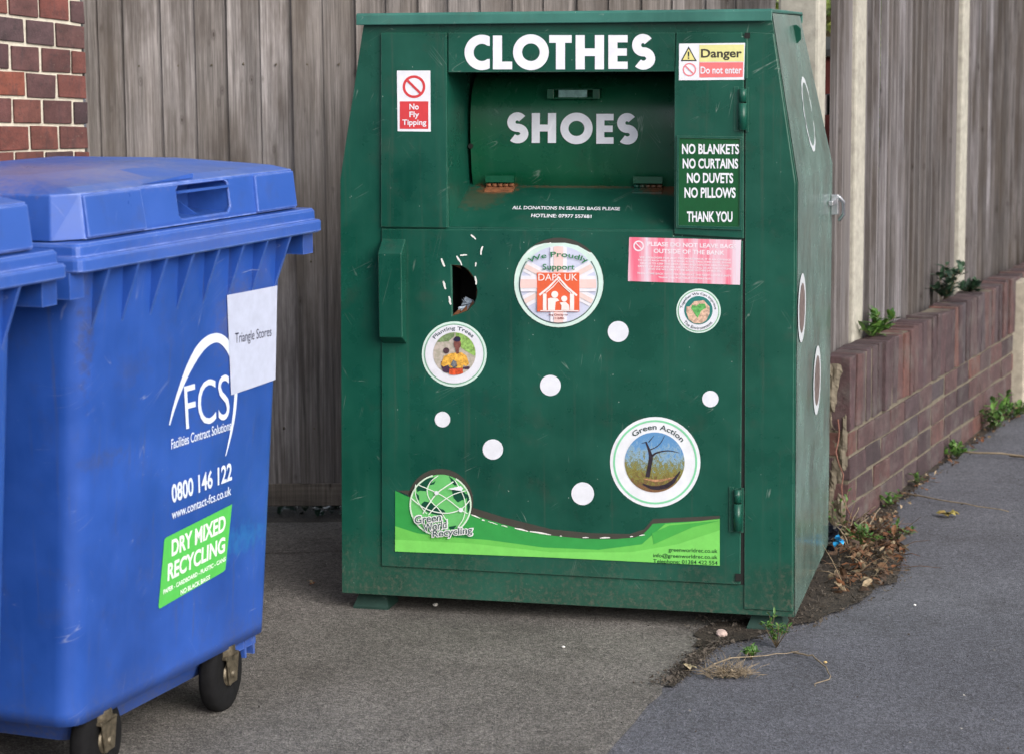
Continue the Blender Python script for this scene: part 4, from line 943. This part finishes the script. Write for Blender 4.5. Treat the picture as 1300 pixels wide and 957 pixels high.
# ================================================================== PLANTS
def leafm(name, c0, c1):
    k = NT(name); k.set(Base_Color=k.ramp(k.rnd(), [(0, c0), (1, c1)]), Roughness=.5)
    k.p.inputs['Subsurface Weight'].default_value = 0.0
    return k.m
m_leaf = leafm('weed_leaf', (.035, .10, .02, 1), (.12, .24, .045, 1)); m_leafd = leafm('dark_leaf', (.012, .035, .02, 1), (.03, .075, .035, 1))
m_leafy = leafm('yellow_leaf', (.10, .19, .03, 1), (.42, .46, .12, 1))
k = NT('dead_leaf'); k.set(Base_Color=k.mix(.6, k.ramp(k.rnd(), [(0, (.030, .020, .014, 1)), (.35, (.09, .045, .022, 1)), (.6, (.20, .075, .030, 1)), (.8, (.13, .10, .06, 1)), (1, (.32, .24, .15, 1))]), k.ramp(k.noise(60, 4), [(.3, .5), (.7, 1.5)]), 'MULTIPLY'), Roughness=.75); m_dead = k.m; m_stem = plain('stem', (.16, .12, .07, 1), .8, 0, 40, .3)
m_twig = plain('twig', (.24, .19, .13, 1), .85, 0, 50, .35)
def leaf(b, p, d, up, ln, wd, bend=.2):
    d = d.normalized(); s = d.cross(up)
    if s.length < .01: s = d.cross(Vector((1, 0, 0)))
    s.normalize(); n_ = s.cross(d)
    q1 = p + d * ln * .35 + n_ * ln * bend * .5; q2 = p + d * ln * .75 + n_ * ln * bend * .4; e_ = p + d * ln
    b.add([p, q1 - s * wd / 2 + n_ * wd * .15, q1, q1 + s * wd / 2 + n_ * wd * .15, q2 - s * wd * .38 + n_ * wd * .1, q2, q2 + s * wd * .38 + n_ * wd * .1, e_],
          [(0, 1, 2), (0, 2, 3), (1, 4, 5, 2), (2, 5, 6, 3), (4, 7, 5), (5, 7, 6)], False)
def rv(): return Vector((R.gauss(0, 1), R.gauss(0, 1), R.gauss(0, 1))).normalized()
def weed(p, label, h=.1, n=30, ls=.03, mat=None, spread=.6, stems=6, grp=None, name='weed_plant', cat='weed'):
    st_ = MB(); lf = MB(); h *= 1.15; ls *= .95; n = int(n * 1.4)
    for i in range(stems):
        d = Vector((R.gauss(0, spread), R.gauss(0, spread), 1)).normalized(); e_ = d * h * R.uniform(.6, 1.1) + Vector((R.uniform(-.01, .01), R.uniform(-.01, .01), 0))
        mid = e_ * .5 + Vector((R.uniform(-.01, .01), R.uniform(-.01, .01), .01)); st_.tube([Vector((0, 0, -.003)), mid, e_], [.0016, .0013, .0008], 5)
        for k_ in range(n // stems):
            u = R.uniform(.15, 1.0); q_ = (mid * (u / .5)) if u < .5 else mid.lerp(e_, (u - .5) * 2)
            dd = rv(); dd.z = abs(dd.z) * .6 + .1; leaf(lf, q_, dd, Vector((0, 0, 1)), ls * R.uniform(.6, 1.25), ls * R.uniform(.35, .6), R.uniform(-.2, .35))
    o = lf.build(name, mat or m_leaf, recalc=False); o.location = p; tag(o, label, cat, grp)
    st_.build('stem', m_stem, o); return o
weed(wp(-.30, -.14), 'leafy green weed clump on the litter below the right corner of the green bank', .09, 90, .030, stems=12)
weed(wp(-.20, -.02), 'thin pale stemmed weed rising from the litter beside the bank, near a blue wrapper', .16, 40, .022, spread=.25, stems=9)
weed(wp(-.08, -.20), 'low bushy weed at the outer edge of the leaf litter pile', .05, 70, .026, stems=10, spread=1.1)
weed(wp(.42, -.035), 'small light green weed at the foot of the brick wall, nearest the bank', .07, 34, .03, stems=7)
weed(wp(.86, -.035), 'narrow weed sprig at the foot of the wall, middle one along its base', .06, 22, .028, stems=5)
weed(wp(1.50, -.045), 'spreading bright green weed at the wall foot, just before the far pier weeds', .07, 70, .035, stems=10, spread=1.0)
weed(wp(2.2, -.05), 'tangled green and brown weed beside the far pier of the wall', .14, 80, .045, stems=12, spread=.7)
weed(wp(2.55, -.06), 'tall leafy weed directly in front of the far wall pier', .12, 60, .05, stems=9, spread=.8)
weed(Vector((.745, 6.10, .004)), 'bright green upright sprig growing from the tarmac below the front right foot', .075, 60, .022, stems=9, spread=.5)
weed(Vector((.66, 5.98, .004)), 'flat green weed in the tarmac crack left of the twig loop', .025, 60, .02, stems=9, spread=1.6)
weed(wp(.60, .075, .60), 'green nettle like plant growing over the wall top beside the near concrete post', .10, 70, .055, stems=7, spread=.8, name='wall_plant', cat='plant')
weed(wp(1.86, .10, .60), 'dark green plant climbing the fence boards above the wall top', .16, 60, .06, m_leafd, stems=7, spread=.5, name='wall_plant', cat='plant')
weed(wp(2.15, .06, .605), 'low trailing green plant on the wall top beside the far fence post', .06, 50, .05, m_leafd, stems=7, spread=1.4, name='wall_plant', cat='plant')
o = weed(Vector((.575, 5.80, .004)), 'dry brown grass tuft lying on the tarmac below the bank, at the photo bottom', .035, 10, .01, m_twig, 1.4, 4, name='dry_grass_tuft', cat='dry grass')
tf = MB()
for i in range(170):
    d = Vector((R.gauss(0, 1), R.gauss(0, .5), .35)).normalized() * R.uniform(.03, .075); p0 = Vector((R.gauss(0, .03), R.gauss(0, .012), .002)); tf.tube([p0, p0 + d * .5 + Vector((0, 0, .006)), p0 + d], [.0009, .0008, .0005], 4)
tf.build('grass_blades', m_twig, o)
# litter
lt = MB()
def inpoly(p, pl):
    c_ = False; j = len(pl) - 1
    for i in range(len(pl)):
        if (pl[i][1] > p[1]) != (pl[j][1] > p[1]) and p[0] < (pl[j][0] - pl[i][0]) * (p[1] - pl[i][1]) / (pl[j][1] - pl[i][1]) + pl[i][0]: c_ = not c_
        j = i
    return c_
lp = [(.98, 6.66), (1.10, 6.72), (1.24, 6.95), (1.33, 7.25), (1.32, 7.58), (1.17, 7.62), (1.10, 7.3)]
cnt = 0
while cnt < 330:
    p = (R.uniform(.95, 1.36), R.uniform(6.6, 7.65))
    if not inpoly(p, lp): continue
    cnt += 1; d = rv(); d.z *= .6; hgt = .008 + .06 * R.random() * (1 if p[1] > 7.0 else .35)
    leaf(lt, Vector((p[0], p[1], hgt)), d, Vector((R.gauss(0, .5), R.gauss(0, .5), 1)), R.choice((R.uniform(.012, .03), R.uniform(.03, .055))), R.uniform(.006, .028), R.uniform(-.5, .9))
for i in range(150):
    u = R.random() ** 1.3 * 3.2 - .1; q_ = wp(u, -.02 - abs(R.gauss(0, .035)) - (.08 if u < .3 else 0) * R.random()); d = rv(); d.z *= .4
    leaf(lt, Vector((q_.x, q_.y, .010 + .01 * R.random())), d, Vector((R.gauss(0, .6), R.gauss(0, .6), 1)), R.uniform(.010, .034), R.uniform(.005, .016), R.uniform(-.4, .7))
for i in range(260):
    p = (R.uniform(.95, 1.36), R.uniform(6.7, 7.65))
    if not inpoly(p, lp): continue
    d = Vector((R.gauss(0, 1), R.gauss(0, 1), abs(R.gauss(0, .5)))).normalized() * R.uniform(.04, .14); p0 = Vector((p[0], p[1], .006 + .03 * R.random())); lt.tube([p0, p0 + d * .5 + Vector((0, 0, .008)), p0 + d], [.0012, .001, .0006], 4)
tag(lt.build('leaf_litter', m_dead, recalc=False), 'brown dead leaves heaped between the bank side and the wall end', 'leaf litter', kind='stuff')
cb = MB(); cnt = 0
while cnt < 3600:
    if cnt % 3: p = (R.uniform(.5, 1.4), R.uniform(6.0, 7.65)); ok = inpoly(p, [(.50, 6.04), (.66, 6.08), (.90, 6.30), (1.06, 6.52), (1.28, 6.9), (1.36, 7.6), (1.16, 7.62), (.9, 6.7), (.5, 6.4)])
    else: u = R.random(); p = (.40 + .2 * u + R.gauss(0, .022), 5.72 + .45 * u + R.gauss(0, .01)); ok = True
    if cnt % 7 == 0: u = R.random() ** 1.5 * 4; q_ = wp(u, -.03 - abs(R.gauss(0, .03))); p = (q_.x, q_.y); ok = True
    if not ok: continue
    cnt += 1; s_ = R.uniform(.0015, .005) * (2.2 if R.random() < .10 else 1); c_ = Vector((p[0], p[1], .008 + s_ * .4))
    cb.add([c_ + Vector((R.uniform(-s_, s_), R.uniform(-s_, s_), R.uniform(-s_ * .5, s_))) for _ in range(5)], [(0, 1, 2), (0, 2, 3), (0, 3, 4), (0, 4, 1), (1, 2, 4), (2, 3, 4)])
tag(cb.build('soil_crumbs', plain('crumbs', (.075, .062, .050, 1), .95, 0, 24, .75), recalc=False), 'dark soil crumbs and grit round the foot of the bank and wall', 'soil', kind='stuff')
k = NT('grit'); k.set(Base_Color=k.ramp(k.rnd(), [(0, (.02, .018, .016, 1)), (.45, (.07, .055, .04, 1)), (.6, (.20, .19, .17, 1)), (1, (.42, .41, .38, 1))]), Roughness=.9); gritm = k.m
gr = MB()
for i in range(900):
    x, y = R.uniform(-1.0, 3.0), R.uniform(4.9, 9.5); s_ = R.choice((R.uniform(.001, .003), R.uniform(.0015, .0055))); c_ = Vector((x, y, .005 + s_ * .4))
    gr.add([c_ + Vector((R.uniform(-s_, s_), R.uniform(-s_, s_), R.uniform(-s_ * .5, s_))) for _ in range(4)], [(0, 1, 2), (0, 2, 3), (0, 1, 3), (1, 2, 3)])
tag(gr.build('grit', gritm, recalc=False), 'scattered pale grit on the tarmac and pad', 'grit', kind='stuff')
# twigs and single scraps
def twig(name, pts, r, label, mat=None, cat='twig', grp=None):
    b = MB(); n_ = len(pts); P = [Vector(p) for p in pts]; o0 = P[0].copy(); Q = []
    for i in range(n_ - 1):
        for k_ in range(4): q_ = P[i].lerp(P[i + 1], k_ / 4) - o0; L_ = (P[-1] - P[0]).length; q_ += Vector((noise.noise(q_ * 5 / max(L_, .1) + P[0]), noise.noise(q_ * 6 / max(L_, .1) - P[0]), 0)) * L_ * .06 + rv() * .0015; Q.append(q_)
    Q.append(P[-1] - o0); b.tube(Q, [r * (1 - .6 * i / len(Q)) for i in range(len(Q))], 6)
    o = b.build(name, mat or m_twig); o.location = o0; return tag(o, label, cat, grp)
twig('twig', [(1.45, 8.25, .012), (1.62, 8.02, .02), (1.80, 7.86, .012)], .0035, 'long thin forked twig on the tarmac behind the curled leaf')
twig('twig', [(1.42, 8.30, .012), (1.56, 8.42, .02)], .006, 'short thick pale twig near the wall foot, left of the long twigs')
twig('twig', [(2.05, 8.95, .012), (2.25, 8.72, .015), (2.5, 8.55, .01)], .004, 'dark twig reaching the right edge of the photo')
twig('twig', [(1.75, 9.1, .012), (2.0, 8.95, .02), (2.2, 8.86, .012)], .006, 'orange brown twig lying near the wall foot at right')
twig('twig', [(.78, 6.02, .008), (.83, 5.97, .012), (.86, 5.86, .01), (.84, 5.76, .008), (.80, 5.70, .006)], .003, 'curved pale twig loop on the tarmac at the bottom of the photo')
twig('twig', [(.52, 5.84, .01), (.60, 5.95, .014), (.72, 5.99, .01), (.80, 6.03, .01)], .0025, 'thin straw across the tarmac crack')
twig('bramble_stem', [tuple(wp(-.02, .05, .40)), tuple(wp(-.05, .02, .25)), tuple(wp(-.09, -.02, .10)), tuple(wp(-.12, -.05, .01))], .003, 'bare reddish stem drooping down the broken wall end', plain('red_stem', (.20, .085, .06, 1), .7), 'stem')
for i in range(12):
    p0 = wp(-.25 + R.uniform(-.12, .16), -.09 + R.uniform(-.08, .07)); d = Vector((R.uniform(-1, 1), R.uniform(-1, 1), R.uniform(.1, .7))).normalized() * R.uniform(.08, .2)
    twig('twig', [tuple(p0 + Vector((0, 0, .02))), tuple(p0 + d * .5 + Vector((0, 0, .03))), tuple(p0 + d + Vector((0, 0, .01)))], .003, 'dry pale twig sticking out of the leaf litter beside the bank', grp='twigs in the leaf litter')
def single_leaf(p, label, sz, mat, n=3, cat='leaf'):
    b = MB()
    for i in range(n):
        a_ = R.uniform(0, 6.3); leaf(b, Vector((0, 0, .003)), Vector((math.cos(a_) , math.sin(a_), .12)), Vector((R.uniform(-.4, .4), R.uniform(-.4, .4), 1)), sz * R.uniform(.6, 1), sz * .5, R.uniform(.15, .7))
    o = b.build('fallen_leaf', mat, recalc=False); o.location = p; tag(o, label, cat)
single_leaf((1.575, 7.83, .004), 'curled yellow and brown fallen leaf on the tarmac', .06, leafm('gold_leaf', (.22, .13, .04, 1), (.28, .25, .06, 1)), 6)
single_leaf((-.64, 6.86, .006), 'small reddish brown leaf lying on the pad between blue bin and green bank', .026, m_dead)
single_leaf((-.98, 5.98, .006), 'crumpled brown leaf on the pad below the blue bin edge', .05, m_dead, 4)
single_leaf((.47, 5.86, .010), 'pale dry leaf on the soil seam at the bottom of the photo', .04, leafm('pale_leaf', (.36, .28, .17, 1), (.42, .34, .22, 1)), 3)
def pebble(p, s_, label, col, cat='stone', name='stone'):
    bm = bmesh.new(); bmesh.ops.create_icosphere(bm, subdivisions=2, radius=s_)
    for v in bm.verts: v.co *= 1 + .35 * noise.noise(v.co * 60 + Vector(p)); v.co.z *= .6
    me = bpy.data.meshes.new(name); bm.to_mesh(me); bm.free(); me.materials.append(plain(name + '_m', col, .9, 0, 60, .3)); o = bpy.data.objects.new(name, me); COL.objects.link(o); o.location = p; return tag(o, label, cat)
pebble((.60, 6.21, .014), .017, 'pinkish white stone on the soil under the bank front edge', (.5, .38, .34, 1))
pebble((-.24, 6.58, .010), .009, 'small white stone under the left half of the bank', (.5, .48, .45, 1))
pebble((.14, 6.10, .008), .006, 'tiny white pebble on the pad in front of the bank', (.6, .58, .55, 1))
pebble((.86, 5.93, .006), .0055, 'tiny yellowish pebble on the tarmac beside the twig loop', (.5, .36, .16, 1))
pebble((1.22, 6.55, .006), .006, 'tiny white chip alone on the open tarmac at right', (.6, .6, .6, 1))
b = MB(); 
for i in range(8): leaf(b, Vector((R.uniform(-.01, .01), R.uniform(-.01, .01), 0)), rv(), Vector((0, 0, 1)), .022, .02, .5)
o = b.build('sweet_wrapper', plain('blue_foil', (.02, .28, .60, 1), .25, .3, 30, .4), recalc=False); o.location = (1.075, 7.12, .075); tag(o, 'crumpled bright blue wrapper lying on the leaf litter beside the bank', 'wrapper')
b = MB()
for i in range(14): leaf(b, Vector((R.uniform(-.03, .03), R.uniform(-.03, .03), R.uniform(-.02, .02))), rv(), Vector((0, 0, 1)), .06, .05, .5)
o = b.build('plastic_bag', plain('dark_plastic', (.01, .012, .02, 1), .25, 0, 30, .4), recalc=False); o.location = (1.06, 7.22, .06); tag(o, 'crumpled black plastic bag behind the blue wrapper', 'bag')
# dark evergreen ground cover seen below the back fence
iv = MB()
for i in range(1300):
    p = Vector((R.uniform(-1.6, 1.3), R.uniform(7.93, 8.12), R.uniform(.005, .22))); leaf(iv, p, rv(), Vector((0, -.4, 1)), R.uniform(.03, .06), R.uniform(.02, .04), .3)
k = NT('ivy_leaf'); k.set(Base_Color=k.ramp(k.rnd(), [(0, (.008, .02, .014, 1)), (.7, (.02, .055, .035, 1)), (1, (.06, .11, .09, 1))]), Roughness=.3)
tag(iv.build('ivy', k.m, recalc=False), 'dark glossy ivy ground cover showing under the back fence', 'ivy', kind='stuff')
# trees beyond the wall fence
def tree(name, p, rad, h, n, label, mat, seed):
    rnd = random.Random(seed); root = empty(name, p); tag(root, label, 'tree', 'trees beyond the fence')
    t_ = MB(); t_.tube([(0, 0, 0), (.03, .02, h * .4), (-.03, .03, h * .8)], [.07, .05, .025], 9)
    for i in range(7):
        a_ = rnd.uniform(0, 6.3); z = h * rnd.uniform(.3, .75); t_.tube([(0, 0, z), (rad * .35 * math.cos(a_), rad * .35 * math.sin(a_), z + .25), (rad * .5 * math.cos(a_), rad * .5 * math.sin(a_), z + .45)], [.025, .016, .006], 6)
    t_.build('trunk', m_stem, root)
    lf = MB(); cl = [Vector((rnd.gauss(0, rad * .5), rnd.gauss(0, rad * .4), h * rnd.uniform(.45, 1.05))) for _ in range(40)]
    for i in range(n):
        c_ = rnd.choice(cl); q_ = c_ + Vector((rnd.gauss(0, .13), rnd.gauss(0, .13), rnd.gauss(0, .12))); d = Vector((rnd.gauss(0, 1), rnd.gauss(0, 1), rnd.gauss(-.3, .8))).normalized()
        if p[0] + q_.x > 1.1 + .447 * (p[1] + q_.y - 7.64) - .25: continue
        leaf(lf, q_, d, Vector((0, 0, 1)), rnd.uniform(.05, .09), rnd.uniform(.03, .05), .2)
    lf.build('crown', mat, root, recalc=False)
tree('garden_tree', (1.55, 11.2, 0), .8, 2.5, 5000, 'yellow green leafy tree glimpsed through the slit beside the concrete corner post', m_leafy, 3)
tree('garden_tree', (1.75, 13.2, 0), .75, 2.9, 5000, 'light green tree glimpsed through the upper board gaps between the two fence posts', m_leafy, 5)
tree('garden_tree', (2.6, 16.5, 0), .9, 3.2, 5000, 'green tree glimpsed through the board gaps at the far right', m_leafy, 9)
# red trellis panel in the slit
b = MB(); b.box(-.25, .25, 0, .02, 0, .05)
sh = empty('red_shed', (1.08, 9.75, 0), .0); tag(sh, 'dark red shed glimpsed through the slit in the fence beside the corner post', 'shed')
b = MB(); b.box(-.45, .45, 0, .5, 0, 1.64); b.build('shed_wall', plain('red_boards', (.17, .035, .028, 1), .8, 0, 14, .5, .6), sh)
b = MB(); b.prism([(-.03, 1.645), (.53, 1.70), (.53, 1.73), (-.03, 1.675)], lambda y, z: (-.5, y, z), lambda y, z: (.5, y, z)); b.build('shed_roof', plain('felt', (.05, .05, .05, 1), .9), sh)

# ================================================================== LIGHT
w = bpy.data.worlds.new('World'); S.world = w; w.use_nodes = True; nt = w.node_tree
sky = nt.nodes.new('ShaderNodeTexSky'); sky.sky_type = 'NISHITA'; sky.sun_disc = False
EL, AZ = math.radians(31), math.radians(142)       # sun azimuth clockwise from +Y
sky.sun_elevation = EL; sky.sun_rotation = AZ; sky.dust_density = 4.0; sky.air_density = 1.0; sky.ozone_density = 1.5
hs_ = nt.nodes.new('ShaderNodeHueSaturation'); hs_.inputs['Saturation'].default_value = .42; nt.links.new(sky.outputs[0], hs_.inputs['Color']); nt.links.new(hs_.outputs[0], nt.nodes['Background'].inputs[0]); nt.nodes['Background'].inputs[1].default_value = .15
sd = bpy.data.lights.new('sun', 'SUN'); sd.energy = 1.4; sd.angle = math.radians(48); sd.color = (1, .96, .90)
so_ = bpy.data.objects.new('sun', sd); COL.objects.link(so_)
dirv = Vector((math.sin(AZ) * math.cos(EL), math.cos(AZ) * math.cos(EL), math.sin(EL)))
so_.rotation_euler = (-dirv).to_track_quat('-Z', 'Y').to_euler(); so_.location = dirv * 20
S.view_settings.view_transform = 'Standard'; S.view_settings.look = 'None'; S.view_settings.exposure = .47; S.view_settings.gamma = 1
S.render.film_transparent = False
